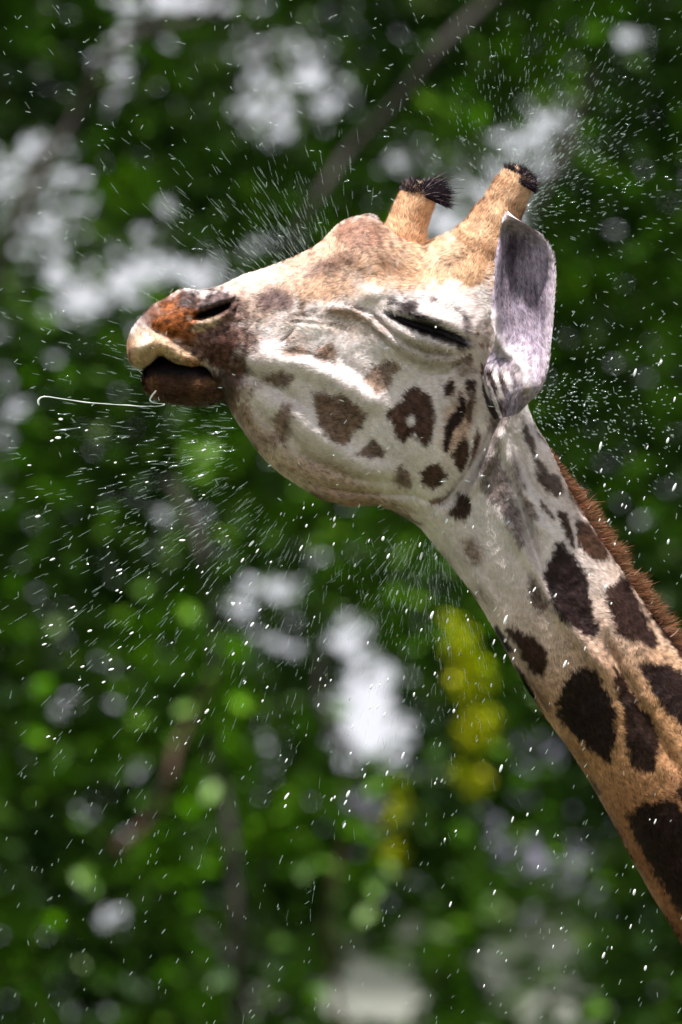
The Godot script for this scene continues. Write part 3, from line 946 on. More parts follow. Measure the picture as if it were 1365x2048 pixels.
	for k in 90:
		var x := rng.randf_range(292, 440)
		var y := 782.0 + 26.0 * sin(clampf((x - 292.0) / 100.0, 0.0, 1.0) * PI * 0.5) - rng.randf() * 30.0
		var dir := (Vector3(rng.randf_range(-0.9, 0.3), 0, 0) - UP_ * rng.randf_range(0.0, 0.9) + NN * rng.randf_range(0.0, 0.9)).normalized()
		var c := lin(70, 50, 40)
		strand(sv, sn, sc, W(x, y, depth_of(x, 770) + 60.0 * rng.randf()), dir, Vector3(0, -0.2, 0), rng.randf_range(10, 24) * SC, 0.9 * SC, NN, Color(c.x, c.y, c.z), Color(c.x, c.y, c.z))
	mesh_node("whiskers", arrays_mesh(sv, sn, sc, PackedInt32Array()), hair_mat, root)


# ---------------------------------------------------------------- trees behind
const TREE_D := 30.0


# A place on the upright plane in which the crowns hang, in the same units and from the same origin as the sculpting grid, enlarged with distance.
func behind(x: float, y: float, d: float) -> Vector3:
	var k := SC * d / DIST
	var c := EYE - NN * d
	return c + Vector3((x - 682.5) * k, 0, 0) + UP_ * ((1024.0 - y) * k)


func tube(st: SurfaceTool, pts: Array, rad: Array, segs: int, seed_: int) -> void:
	var v := []
	for k in pts.size():
		v.append([pts[k], rad[k]])
	var rows := (pts.size() - 1) * 5 + 1
	var prev := Vector3.RIGHT
	var ring0 := PackedVector3Array()
	var rn := PackedVector3Array()
	for r in rows:
		var at := float(r) / 5.0
		var i := mini(int(at), pts.size() - 2)
		var f := at - i
		var p0: Vector3 = pts[maxi(i - 1, 0)]
		var p1: Vector3 = pts[i]
		var p2: Vector3 = pts[i + 1]
		var p3: Vector3 = pts[mini(i + 2, pts.size() - 1)]
		var p := p1.cubic_interpolate(p2, p0, p3, f)
		var t := (p1.cubic_interpolate(p2, p0, p3, f + 0.03) - p1.cubic_interpolate(p2, p0, p3, f - 0.03)).normalized()
		var rr: float = lerpf(rad[i], rad[i + 1], f)
		prev = (prev - t * prev.dot(t)).normalized()
		var b := t.cross(prev)
		for s in segs:
			var phi := TAU * s / segs
			var o := prev * cos(phi) + b * sin(phi)
			var q := p + o * rr * (1.0 + 0.12 * nz.get_noise_3d(p.x * 90.0 + seed_, p.y * 90.0, phi * 30.0))
			ring0.append(q)
			rn.append(o)
	for r in rows - 1:
		for s in segs:
			var a := r * segs + s
			var b := r * segs + (s + 1) % segs
			for k in [a, a + segs, b, b, a + segs, b + segs]:
				st.set_normal(rn[k])
				st.add_vertex(ring0[k])


var gaps := []
var tints := []


func cover_at(x: float, y: float) -> float:
	var c := 1.0
	for g in gaps:
		var dx: float = (x - g[0]) / g[2]
		var dy: float = (y - g[1]) / g[3]
		var d := dx * dx + dy * dy
		if d < 2.2:
			var n := 0.75 * nz.get_noise_2d(x * 1.8 + 70.0, y * 1.8) + 0.4 * nz.get_noise_2d(x * 4.5, y * 4.5)
			c = minf(c, lerpf(g[4] * 1.05, 1.0, smoothstep(0.75, 1.5, d + n)))
	return c


func leaf_mesh() -> ArrayMesh:
	# a pointed oval blade folded along its midrib
	var st := SurfaceTool.new()
	st.begin(Mesh.PRIMITIVE_TRIANGLES)
	var rim := [[0.0, 0.0], [0.22, 0.2], [0.5, 0.27], [0.78, 0.17], [1.0, 0.0]]
	for side in [-1.0, 1.0]:
		for k in 4:
			var a := Vector3(rim[k][0], 0.05 * sin(rim[k][0] * PI), 0)
			var b := Vector3(rim[k + 1][0], 0.05 * sin(rim[k + 1][0] * PI), 0)
			var c := Vector3(rim[k][0], 0.05 * sin(rim[k][0] * PI) + absf(rim[k][1]) * 0.3, rim[k][1] * side)
			var d := Vector3(rim[k + 1][0], 0.05 * sin(rim[k + 1][0] * PI) + absf(rim[k + 1][1]) * 0.3, rim[k + 1][1] * side)
			var q := [a, b, c, b, d, c] if side < 0.0 else [a, c, b, b, c, d]
			for p in q:
				st.add_vertex(p)
	st.generate_normals()
	return st.commit()


func crown(parent: Node3D, called: String, spots: Array, tone: Array, mesh: Mesh, mat: Material) -> void:
	var mm := MultiMesh.new()
	mm.transform_format = MultiMesh.TRANSFORM_3D
	mm.use_colors = true
	mm.mesh = mesh
	mm.instance_count = spots.size()
	for k in spots.size():
		mm.set_instance_transform(k, spots[k])
		mm.set_instance_color(k, tone[k])
	var o := MultiMeshInstance3D.new()
	o.name = called
	o.multimesh = mm
	o.material_override = mat
	parent.add_child(o, true)
	o.set_meta("kind", "stuff")


func leaf_at(p: Vector3, size: float) -> Transform3D:
	var b := Basis.from_euler(Vector3(rng.randf_range(-0.9, 0.5), rng.randf() * TAU, rng.randf_range(-0.9, 0.4)))
	return Transform3D(b.scaled(Vector3.ONE * size), p)


func build_trees() -> void:
	# openings in the crowns: x, y, half width, half height, how much foliage is left
	gaps = [
		[340, 5, 120, 34, 0.0], [490, 8, 50, 26, 0.0], [221, 74, 28, 36, 0.0], [1256, 76, 32, 36, 0.0], [735, 1425, 76, 104, 0.0], [715, 1300, 36, 44, 0.05], [800, 1470, 26, 50, 0.0], [735, 1600, 26, 44, 0.1],
		[485, 1205, 44, 56, 0.12], [562, 1285, 38, 30, 0.15], [655, 1275, 32, 30, 0.1], [150, 605, 56, 46, 0.1], [90, 545, 50, 34, 0.4], [262, 570, 40, 56, 0.12], [395, 560, 64, 56, 0.1], [30, 720, 22, 66, 0.1], [18, 840, 28, 54, 0.1],
		[255, 690, 30, 60, 0.3], [790, 1165, 26, 26, 0.2], [832, 1845, 22, 42, 0.12], [1272, 1032, 24, 26, 0.25], [1320, 970, 20, 26, 0.3], [428, 1885, 36, 70, 0.2], [430, 1790, 22, 30, 0.25], [540, 1500, 22, 60, 0.25], [982, 1640, 40, 46, 0.12],
		[1085, 1510, 40, 44, 0.3], [1080, 1480, 20, 20, 0.2], [225, 1830, 26, 40, 0.3], [500, 1990, 26, 60, 0.3], [165, 1620, 36, 32, 0.4], [275, 1545, 22, 26, 0.5], [120, 1410, 26, 36, 0.5], [858, 1380, 24, 30, 0.3], [865, 1990, 30, 46, 0.4],
		[560, 200, 120, 70, 0.3], [640, 165, 70, 50, 0.3], [490, 240, 60, 60, 0.3], [500, 90, 66, 46, 0.4], [600, 80, 60, 70, 0.5], [390, 100, 60, 40, 0.5], [60, 340, 96, 80, 0.3], [110, 420, 80, 80, 0.3], [35, 460, 50, 90, 0.38],
		[220, 165, 40, 50, 0.45], [1090, 220, 66, 50, 0.3], [1050, 310, 110, 70, 0.3], [930, 420, 130, 80, 0.18], [850, 470, 70, 60, 0.1], [820, 310, 70, 40, 0.4], [940, 320, 80, 50, 0.4], [380, 215, 40, 50, 0.5], [345, 470, 60, 80, 0.45],
		[290, 510, 60, 60, 0.4], [460, 510, 60, 40, 0.5], [170, 570, 70, 60, 0.3], [620, 1100, 40, 46, 0.45], [390, 1030, 50, 30, 0.5], [320, 1070, 40, 40, 0.55], [540, 640, 60, 50, 0.5],
		[70, 300, 60, 50, 0.5], [30, 620, 40, 50, 0.5], [600, 170, 50, 50, 0.4], [1070, 260, 60, 50, 0.2], [430, 1060, 40, 40, 0.4], [700, 1240, 40, 40, 0.3], [560, 1180, 40, 40, 0.4], [1000, 1700, 50, 50, 0.35], [520, 1880, 40, 60, 0.45],
		[1130, 1740, 84, 80, 0.3], [1090, 1860, 90, 90, 0.3], [1100, 1990, 100, 80, 0.32], [980, 1920, 44, 80, 0.05], [740, 1990, 110, 70, 0.05], [815, 1920, 40, 60, 0.3], [700, 1900, 36, 50, 0.25],
	]
	# clumps that differ in tone: x, y, half width, half height, tone (0 near black, 1 mid green, 2 bright green, 3 yellow), strength
	tints = [
		[80, 150, 130, 170, 0, 1.0], [150, 240, 120, 120, 0, 0.8], [390, 330, 90, 120, 0, 0.6], [640, 290, 90, 130, 0, 0.5], [820, 40, 130, 90, 0, 0.6], [1290, 130, 100, 160, 0, 0.9], [1230, 420, 110, 100, 0, 0.7], [1250, 640, 110, 90, 0, 0.5],
		[1180, 780, 90, 90, 0, 0.5], [1260, 1200, 110, 130, 0, 0.7], [900, 1520, 70, 120, 0, 0.9], [870, 1760, 80, 80, 0, 0.8], [1180, 1620, 80, 90, 0, 0.9], [90, 1680, 60, 100, 0, 1.0], [220, 1930, 150, 90, 0, 0.8], [280, 900, 120, 120, 0, 0.6],
		[300, 1180, 160, 80, 0, 0.4], [150, 1300, 90, 80, 0, 0.4], [600, 1330, 60, 110, 0, 0.8], [600, 1800, 80, 90, 0, 0.7], [1050, 1420, 50, 60, 0, 0.5], [60, 1050, 80, 90, 0, 0.5], [1300, 1900, 80, 130, 0, 0.8],
		[270, 370, 80, 60, 2, 0.9], [620, 430, 70, 50, 2, 0.7], [1130, 160, 90, 90, 2, 0.8], [900, 250, 80, 60, 2, 0.7], [1200, 560, 60, 50, 2, 0.7], [1330, 640, 40, 40, 2, 0.8], [1290, 690, 60, 40, 2, 0.6], [60, 60, 50, 60, 2, 0.5], [90, 980, 80, 70, 2, 0.6],
		[400, 900, 120, 60, 2, 0.6], [330, 1260, 110, 70, 2, 0.8], [480, 1420, 80, 120, 2, 1.0], [400, 1600, 70, 70, 2, 0.9], [560, 1650, 90, 80, 2, 1.0], [640, 1560, 50, 60, 2, 0.8], [250, 1480, 90, 80, 2, 0.7], [120, 1500, 70, 60, 2, 0.6], [330, 1720, 80, 60, 2, 0.7],
		[720, 1080, 120, 60, 2, 0.7], [820, 1230, 80, 60, 2, 0.7], [1000, 1330, 50, 70, 2, 0.6], [700, 1740, 60, 60, 2, 0.6], [870, 1870, 60, 60, 2, 0.7], [960, 1740, 60, 50, 2, 0.7], [380, 1940, 70, 60, 2, 0.5], [1230, 1000, 70, 60, 2, 0.4], [60, 1900, 70, 70, 2, 0.4],
		[938, 1345, 19, 38, 3, 1.0], [955, 1455, 17, 42, 3, 1.0], [942, 1565, 15, 20, 3, 1.0], [792, 1700, 15, 12, 3, 0.9], [800, 1620, 7, 40, 3, 0.4], [915, 1265, 10, 26, 3, 0.35], [225, 1160, 14, 16, 3, 0.3],
	]
	var leaf := leaf_mesh()
	var leaf_mat := StandardMaterial3D.new()
	leaf_mat.vertex_color_use_as_albedo = true
	leaf_mat.roughness = 0.45
	leaf_mat.metallic_specular = 0.4
	leaf_mat.backlight_enabled = true
	leaf_mat.backlight = Color(0.8, 0.95, 0.35)
	leaf_mat.cull_mode = BaseMaterial3D.CULL_DISABLED
	var bark_tex := NoiseTexture2D.new()
	bark_tex.width = 256
	bark_tex.height = 256
	bark_tex.seamless = true
	var bn_ := FastNoiseLite.new()
	bn_.frequency = 0.03
	bark_tex.noise = bn_
	var ramp := Gradient.new()
	ramp.set_color(0, Color(0.12, 0.10, 0.10))
	ramp.set_color(1, Color(0.22, 0.19, 0.19))
	bark_tex.color_ramp = ramp
	var bark := StandardMaterial3D.new()
	bark.albedo_texture = bark_tex
	bark.uv1_triplanar = true
	bark.uv1_scale = Vector3(2, 0.7, 2)
	bark.roughness = 0.95
	var bark_warm: StandardMaterial3D = bark.duplicate()
	bark_warm.albedo_color = Color(1.25, 0.95, 0.72)
	var tones := [Vector3(0.04, 0.085, 0.03), Vector3(0.135, 0.29, 0.036), Vector3(0.24, 0.48, 0.025), Vector3(0.85, 0.80, 0.02), Vector3(0.30, 0.42, 0.18)]

	# limbs: tree number, warm bark?, distance, start width, end width, then x y pairs
	var limbs := [
		[0, false, 29.5, 27.0, 15.0, [-60, 760, -10, 560, 40, 440, 85, 335, 150, 240, 215, 110, 290, 60, 400, 35, 450, -10]],
		[0, false, 29.6, 10.0, 6.0, [430, 30, 515, 80, 510, 130, 450, 190]],
		[2, false, 29.6, 24.0, 16.0, [1120, -120, 960, 20, 880, 95, 790, 210, 700, 300, 640, 390, 560, 520]],
		[2, false, 29.8, 26.0, 14.0, [1190, 140, 1150, 260, 1090, 380, 1060, 470]],
		[1, false, 29.5, 24.0, 17.0, [470, 2300, 472, 2048, 474, 1850, 465, 1680, 440, 1560, 410, 1470]],
		[1, false, 29.6, 18.0, 16.0, [432, 1360, 430, 1240, 410, 1130, 380, 1030, 340, 960]],
		[1, true, 29.4, 20.0, 17.0, [230, 1700, 300, 1640, 338, 1560, 352, 1500, 388, 1430, 432, 1350]],
		[1, false, 29.6, 14.0, 10.0, [765, 1670, 700, 1585, 690, 1500, 640, 1400, 648, 1290, 632, 1180]],
		[1, true, 29.7, 12.0, 10.0, [690, 2080, 660, 1900, 665, 1780, 690, 1690]],
	]
	var trunk_x := [-260.0, 470.0, 1720.0, -3000.0, 4400.0]
	var labels := ["leafy tree behind the muzzle whose grey bough climbs along the upper left edge", "leafy tree in the lower left middle with dark slender stems below the jaw", "leafy tree behind the horns and neck on the right, with one dark slanting bough", "round-headed leafy tree standing past the left edge, apart from the others", "round-headed leafy tree standing past the right edge, beyond the giraffe's back"]
	var cuts := [[-1700.0, 420.0], [420.0, 930.0], [930.0, 3000.0], [-4700.0, -1700.0], [3000.0, 6200.0]]
	var masses := [[-900.0, 500.0, 1350.0, 1850.0], [682.0, 300.0, 1400.0, 2250.0], [2350.0, 500.0, 1450.0, 1900.0], [-3050.0, 700.0, 1400.0, 1700.0], [4450.0, 600.0, 1500.0, 1850.0]]
	for t in 5:
		var root := Node3D.new()
		root.name = numbered("broadleaf_tree")
		add_child(root)
		tag(root, labels[t], "tree", "broadleaf trees behind the giraffe")
		var foot := behind(trunk_x[t], 2048, TREE_D)
		foot.y = 0.0
		root.position = foot
		var st := SurfaceTool.new()
		st.begin(Mesh.PRIMITIVE_TRIANGLES)
		var low := behind(trunk_x[t], 2300, TREE_D - 0.3)
		var mid := behind(trunk_x[t], 1500, TREE_D + 0.5)
		var top := behind(trunk_x[t] + 60, 300, TREE_D + 0.8)
		if t == 1:
			tube(st, [-foot * 0.0, (low - foot) * 0.5 + Vector3(0.05, 0, 0), low - foot], [0.12, 0.07, 0.035], 12, t)
		else:
			tube(st, [Vector3.ZERO, low - foot, mid - foot, top - foot], [0.24, 0.19, 0.15, 0.06], 14, t)
		mesh_node("trunk", st.commit(), bark, root)
		for l in limbs:
			if l[0] != t:
				continue
			var pts := []
			var rad := []
			var n: int = l[5].size() / 2
			for k in n:
				var d: float = l[2] - (0.8 if l[0] != 1 else 0.5) + 0.1 * sin(k * 2.1)
				pts.append(behind(l[5][k * 2], l[5][k * 2 + 1], d) - foot)
				rad.append(lerpf(l[3], l[4], float(k) / (n - 1)) * 0.45 * SC * TREE_D / DIST)
			st = SurfaceTool.new()
			st.begin(Mesh.PRIMITIVE_TRIANGLES)
			tube(st, pts, rad, 10, t * 7)
			mesh_node("limb", st.commit(), bark_warm if l[1] else bark, root)
		# foliage
		var where := []
		var tone := []
		var yellow_where := []
		var yellow_tone := []
		var lo: float = cuts[t][0]
		var hi: float = cuts[t][1]
		var wide := maxf(0.0, minf(hi + 60.0, 1485.0) - maxf(lo - 60.0, -120.0))
		var n_in := int(wide * 2290.0 * 0.0205)
		var n_out := int((hi - lo) * 4700.0 * 0.0032)
		for k in n_in + n_out:
			var inside := k < n_in
			var x := rng.randf_range(maxf(lo - 60.0, -120.0), minf(hi + 60.0, 1485.0)) if inside else rng.randf_range(lo, hi)
			var y := rng.randf_range(-120.0, 2170.0) if inside else rng.randf_range(-2000.0, 2700.0)
			var thick := 0.0
			if not inside:
				if x > -120.0 and x < 1485.0 and y > -120.0 and y < 2170.0:
					continue
				var e := 9.0
				for m in masses:
					e = minf(e, pow((x - m[0]) / m[2], 2.0) + pow((y - m[1]) / m[3], 2.0))
				e += 0.9 * nz.get_noise_2d(x * 0.3, y * 0.3) + 0.3 * nz.get_noise_2d(x * 1.2, y * 1.2)
				if e > 1.0:
					continue
				thick = 2.2 * sqrt(maxf(0.0, 1.0 - maxf(e, 0.0))) * rng.randf_range(-0.4, 1.0)
			var d := TREE_D + rng.randf_range(-0.55, 0.75) + thick
			var c := cover_at(x, y)
			if not inside:
				c = 1.0 if nz.get_noise_2d(x * 0.35, y * 0.35) < 0.22 else 0.15
			# small openings everywhere
			var hole := nz.get_noise_2d(x * 1.1 + 300.0, y * 1.1)
			var hole2 := nz.get_noise_2d(x * 2.6 - 800.0, y * 2.6)
			if hole + 0.5 * hole2 > 0.40:
				c *= 0.5
			if hole2 > 0.40:
				c *= 0.45
			if rng.randf() > c * sqrt(c):
				continue
			var f := 0.75 + 1.2 * nz.get_noise_2d(x * 0.75 - 200.0, y * 0.75) + 1.0 * nz.get_noise_2d(x * 2.2, y * 1.8) + rng.randfn(0.0, 0.12)
			var yel := 0.0
			for g in tints:
				var dx: float = (x - g[0]) / g[2]
				var dy: float = (y - g[1]) / g[3]
				var q := dx * dx + dy * dy
				if q < 1.3:
					var w: float = g[5] * (1.0 - smoothstep(0.5, 1.3, q))
					if g[4] == 3:
						yel = maxf(yel, w)
					else:
						f = lerpf(f, g[4] * 1.0, w * 0.8)
			f = clampf(f, 0.0, 2.0)
			var v: Vector3 = tones[int(f)].lerp(tones[mini(int(f) + 1, 2)], f - int(f))
			if inside and c < 0.85:
				v = v.lerp(tones[4], rng.randf_range(0.4, 1.0) * smoothstep(0.9, 0.4, c))  # sunlit haze put into the colour: leaves round gaps turned paler
			v *= rng.randf_range(0.8, 1.25)
			var size := rng.randf_range(0.06, 0.125)
			if inside and rng.randf() < yel:
				v = tones[3] * rng.randf_range(0.5, 1.0)
				for z in 2:
					yellow_where.append(leaf_at(behind(x + rng.randfn(0, 9.0), y + rng.randfn(0, 12.0), TREE_D - 0.75) - foot, size * 0.52))
					yellow_tone.append(Color(v.x, v.y, v.z))
				continue
			where.append(leaf_at(behind(x, y, d) - foot, size if inside else size * 1.9))
			tone.append(Color(v.x, v.y, v.z))
		crown(root, "crown", where, tone, leaf, leaf_mat)
		if yellow_where.size() > 20:
			crown(root, "yellow_leaves", yellow_where, yellow_tone, leaf, leaf_mat)

	# the building of which the lowest gaps show a wall and a roof
	var house := Node3D.new()
	house.name = "building"
	add_child(house)
	tag(house, "pale grey building blurred behind the trees, low at the right", "building")
	var hp := behind(1040, 2048, 70.0)
	house.position = Vector3(hp.x, 0, hp.z)
	var wall_mat := StandardMaterial3D.new()
	wall_mat.albedo_color = Color(0.60, 0.61, 0.58)
	wall_mat.roughness = 0.9
	var dull := StandardMaterial3D.new()
	dull.albedo_color = Color(0.44, 0.43, 0.51)
	dull.roughness = 0.8
	var bx := BoxMesh.new()
	bx.size = Vector3(5.6, 9.3, 6.0)
	mesh_node("wall", bx, wall_mat, house).position = Vector3(0.0, 4.65, -3.0)
	var roof := CSGPolygon3D.new()
	roof.name = "roof"
	roof.polygon = PackedVector2Array([Vector2(-3.2, 9.3), Vector2(3.2, 9.3), Vector2(0.9, 11.0), Vector2(-0.3, 11.0)])
	roof.depth = 6.6
	roof.material = dull
	roof.position = Vector3(0, 0.003, 0.2)
	house.add_child(roof, true)
	for wx in [-1.2, 0.1, 1.2]:
		var f := BoxMesh.new()
		f.size = Vector3(0.7, 0.9, 0.16)
		var win := mesh_node("window", f, dull, house)
		win.position = Vector3(wx * 1.5, 7.4, 0.02)
		var p := BoxMesh.new()
		p.size = Vector3(0.58, 0.78, 0.03)
		var gl := StandardMaterial3D.new()
		gl.albedo_color = Color(0.3, 0.3, 0.36)
		gl.roughness = 0.1
		mesh_node("pane", p, gl, win).position = Vector3(0, 0, 0.09)


# ---------------------------------------------------------------- water
func build_water() -> void:
	var drop := SphereMesh.new()
	drop.radius = 0.5
	drop.height = 1.0
	drop.radial_segments = 10
	drop.rings = 6
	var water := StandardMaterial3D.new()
	water.albedo_color = Color(0.93, 0.95, 0.97)  # near-white colour stands in for sun glints in clear drops
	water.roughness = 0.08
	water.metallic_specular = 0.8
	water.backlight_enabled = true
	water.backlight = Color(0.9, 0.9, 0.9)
	var mist: StandardMaterial3D = water.duplicate()
	mist.transparency = BaseMaterial3D.TRANSPARENCY_ALPHA
	mist.albedo_color = Color(0.84, 0.95, 0.92, 0.16)
	mist.backlight_enabled = false
	var regions := [
		["bright oval water drop in mid-air below the giraffe's jaw", "drops below the jaw", 470, 1010, 900, 1230, 36],
		["small bright water drop flung in front of the giraffe's chin", "drops in front of the chin", 60, 820, 460, 1080, 22],
		["slanting water drop falling before green leaves at the left", "drops at the left", 100, 1080, 480, 1480, 46],
		["slanting water drop falling before the white gap below the neck", "drops by the white gap", 480, 1230, 860, 1640, 44],
		["slanting water drop falling beside the yellow leaves under the neck", "drops by the yellow leaves", 860, 1180, 1110, 1560, 34],
		["water drop falling before the pale blurred building low at the right", "drops low at the right", 860, 1560, 1300, 1960, 26],
		["tiny water drop glinting in front of the giraffe's neck", "drops before the neck", 930, 900, 1240, 1330, 20],
		["small water drop hanging in the air behind the giraffe's nape", "drops behind the nape", 1130, 720, 1350, 1120, 28],
	]
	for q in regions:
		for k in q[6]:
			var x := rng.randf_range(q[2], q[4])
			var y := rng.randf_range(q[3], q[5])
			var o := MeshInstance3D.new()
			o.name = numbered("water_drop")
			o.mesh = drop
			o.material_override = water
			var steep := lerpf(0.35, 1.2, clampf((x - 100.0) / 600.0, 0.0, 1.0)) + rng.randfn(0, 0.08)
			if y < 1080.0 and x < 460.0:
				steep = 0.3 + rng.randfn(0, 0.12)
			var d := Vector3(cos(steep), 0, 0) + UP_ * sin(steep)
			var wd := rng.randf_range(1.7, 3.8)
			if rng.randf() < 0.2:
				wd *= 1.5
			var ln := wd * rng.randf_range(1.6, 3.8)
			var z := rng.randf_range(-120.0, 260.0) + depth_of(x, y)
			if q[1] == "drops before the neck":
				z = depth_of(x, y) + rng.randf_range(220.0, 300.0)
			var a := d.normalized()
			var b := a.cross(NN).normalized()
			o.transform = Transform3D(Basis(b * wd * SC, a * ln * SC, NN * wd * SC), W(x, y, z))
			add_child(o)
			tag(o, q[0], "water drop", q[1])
	for g in [[869, 660, 4.2, "small white bead added as the eye glint on the middle of the giraffe's shut eyelashes"], [789, 637, 2.6, "tiny white bead added as a glint in the inner corner of the giraffe's shut eye"]]:
		var o := MeshInstance3D.new()  # bright beads added in place of the glint on the eye
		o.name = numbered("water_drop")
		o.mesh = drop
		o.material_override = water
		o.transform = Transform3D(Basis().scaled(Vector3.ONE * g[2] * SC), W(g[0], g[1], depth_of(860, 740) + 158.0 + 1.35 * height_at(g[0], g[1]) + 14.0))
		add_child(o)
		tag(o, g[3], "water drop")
	# the fine spray, past counting: threads and specks flung outwards from the head
	var spots := []
	var mm := MultiMesh.new()
	mm.transform_format = MultiMesh.TRANSFORM_3D
	mm.mesh = drop
	var sets := [
		# centre x, y, inner radius, reach, middle angle, angle spread, count, length, width, z spread
		[700.0, 850.0, 240.0, 330.0, 150.0, 42.0, 1300, 20.0, 0.6, 220.0],
		[740.0, 720.0, 230.0, 150.0, 234.0, 17.0, 420, 21.0, 0.6, 200.0],
		[1010.0, 420.0, 40.0, 320.0, 305.0, 36.0, 1500, 9.0, 0.7, 220.0],
		[880.0, 980.0, 110.0, 200.0, 100.0, 22.0, 600, 18.0, 0.65, 200.0],
		[1040.0, 800.0, 40.0, 210.0, 5.0, 36.0, 650, 4.5, 1.5, 200.0],
	]
	for q in sets:
		for k in q[6]:
			var an := deg_to_rad(q[4] + rng.randfn() * q[5])
			var r: float = q[2] + absf(rng.randfn()) * q[3]
			var x: float = q[0] + cos(an) * r
			var y: float = q[1] + sin(an) * r
			var dev := an + rng.randfn(0.0, 0.08)
			spots.append([x, y, dev, q[7] * rng.randf_range(0.4, 1.6), q[8] * rng.randf_range(0.6, 1.5), depth_of(x, y) - 40.0 - rng.randf() * q[9] * 1.6])
	for k in 1300:
		var x := rng.randf_range(0.0, 1365.0)
		var y := rng.randf_range(0.0, 2048.0)
		var steep := rng.randfn(-1.15, 0.25) if y > 1000.0 else rng.randfn(-0.1, 0.9)
		spots.append([x, y, steep, rng.randf_range(5.0, 13.0), rng.randf_range(1.0, 2.0), depth_of(x, y) + rng.randf_range(-500.0, 400.0)])
	mm.instance_count = spots.size()
	for k in spots.size():
		var q: Array = spots[k]
		var a := Vector3(cos(q[2]), 0, 0) - UP_ * sin(q[2])
		var b := a.cross(NN).normalized()
		mm.set_instance_transform(k, Transform3D(Basis(b * q[4] * SC, a * q[3] * SC, NN * q[4] * SC), W(q[0], q[1], q[5])))
	var spray := MultiMeshInstance3D.new()
	spray.name = "water_spray"
	spray.multimesh = mm
	spray.material_override = mist
	add_child(spray)
	tag(spray, "fine spray of water thrown off all round the giraffe's head", "water spray", "", "stuff")
	# a thread of slobber from the lower lip
	var pts := []
	var rad := []
	for p in [[317, 784, 2.4], [309, 794, 2.2], [305, 803, 2.0], [312, 808, 1.2], [327, 810, 0.9], [334, 812, 1.5], [318, 815, 0.9], [285, 815, 0.8], [262, 813, 1.5], [240, 812, 0.8], [200, 809, 0.9], [176, 807, 1.6], [150, 803, 0.9], [122, 799, 1.1], [102, 796, 1.3], [91, 797, 1.8], [85, 802, 2.6], [84, 808, 2.8], [86, 813, 0.8]]:
		pts.append(W(p[0], p[1], depth_of(330, 780) + 66.0))
		rad.append(p[2] * SC * 0.75)
	var st := SurfaceTool.new()
	st.begin(Mesh.PRIMITIVE_TRIANGLES)
	tube(st, pts, rad, 8, 3)
	var drool: StandardMaterial3D = mist.duplicate()
	drool.albedo_color = Color(0.9, 0.93, 0.92, 0.6)
	tag(mesh_node("saliva_strand", st.commit(), drool, self), "long thin white thread of saliva stretching left from the giraffe's lower lip", "saliva strand")


func build_ground() -> void:
	var pm := PlaneMesh.new()
	pm.size = Vector2(600, 600)
	var tex := NoiseTexture2D.new()
	tex.width = 512
	tex.height = 512
	tex.seamless = true
	var n := FastNoiseLite.new()
	n.frequency = 0.02
	n.fractal_octaves = 5
	tex.noise = n
	var ramp := Gradient.new()
	ramp.set_color(0, Color(0.16, 0.20, 0.10))
	ramp.set_color(1, Color(0.36, 0.36, 0.24))
	tex.color_ramp = ramp
	var m := StandardMaterial3D.new()
	m.albedo_texture = tex
	m.uv1_triplanar = true
	m.uv1_scale = Vector3(0.4, 0.4, 0.4)
	m.roughness = 0.95
	tag(mesh_node("ground", pm, m, self), "grass ground of the enclosure", "", "", "structure")


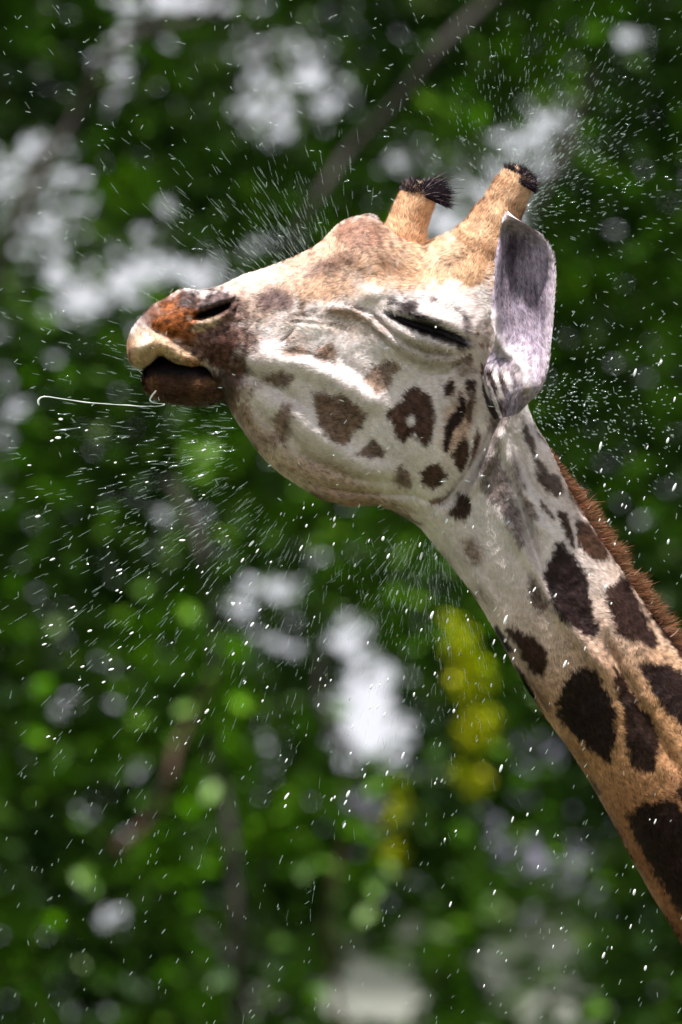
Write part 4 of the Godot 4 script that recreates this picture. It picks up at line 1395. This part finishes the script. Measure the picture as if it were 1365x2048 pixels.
func _ready() -> void:
	rng.seed = 4711
	nz.seed = 12
	nz.frequency = 0.012
	nz.fractal_octaves = 2
	patches.seed = 5
	patches.noise_type = FastNoiseLite.TYPE_CELLULAR
	patches.cellular_return_type = FastNoiseLite.RETURN_DISTANCE2_SUB
	patches.frequency = 0.0035
	var a := deg_to_rad(PITCH)
	UP_ = Vector3(0, cos(a), sin(a))
	NN = Vector3(0, -sin(a), cos(a))
	EYE = Vector3(0, 1.75, DIST * cos(a))
	P0 = EYE - NN * DIST

	var cam := Camera3D.new()
	cam.name = "camera"
	var half := 1024.0 * SC / DIST
	var lens := CameraAttributesPhysical.new()
	lens.frustum_focal_length = 12.0 / half
	lens.frustum_focus_distance = DIST - 0.15
	lens.exposure_aperture = lens.frustum_focal_length / 62.0
	lens.frustum_near = 0.1
	lens.frustum_far = 2000.0
	cam.attributes = lens
	cam.fov = rad_to_deg(2.0 * atan(half))
	cam.near = 0.1
	cam.far = 2000.0
	cam.position = EYE
	cam.rotation = Vector3(a, 0, 0)
	add_child(cam)
	cam.current = true

	var we := WorldEnvironment.new()
	we.name = "environment"
	var env := Environment.new()
	env.background_mode = Environment.BG_SKY
	var sky := Sky.new()
	var sm := ProceduralSkyMaterial.new()
	sm.sky_top_color = Color(0.97, 0.98, 1.0)
	sm.sky_horizon_color = Color(0.93, 0.93, 0.97)
	sm.sky_energy_multiplier = 0.68
	sm.ground_bottom_color = Color(0.30, 0.32, 0.24)
	sm.ground_horizon_color = Color(0.5, 0.5, 0.5)
	sm.sun_angle_max = 2.0
	sky.sky_material = sm
	env.sky = sky
	env.background_energy_multiplier = 1.0
	env.tonemap_mode = Environment.TONE_MAPPER_LINEAR
	env.tonemap_exposure = 2.55
	env.sdfgi_enabled = true
	env.ssao_enabled = true
	env.ssil_enabled = true
	we.environment = env
	add_child(we)

	var sun := DirectionalLight3D.new()
	sun.name = "sun"
	sun.light_energy = 1.55
	sun.light_color = Color(1.0, 0.975, 0.95)
	sun.light_angular_distance = 2.5
	sun.shadow_enabled = true
	add_child(sun)
	sun.look_at_from_position(Vector3(-1.2, 9, 2.6), Vector3.ZERO, Vector3.UP)

	var t0 := Time.get_ticks_msec()
	build_ground()
	build_trees()
	print("trees ", Time.get_ticks_msec() - t0)
	t0 = Time.get_ticks_msec()
	build_giraffe()
	print("giraffe ", Time.get_ticks_msec() - t0, " verts ", bv.size(), " hairs ", fv.size() / 3)
	build_water()
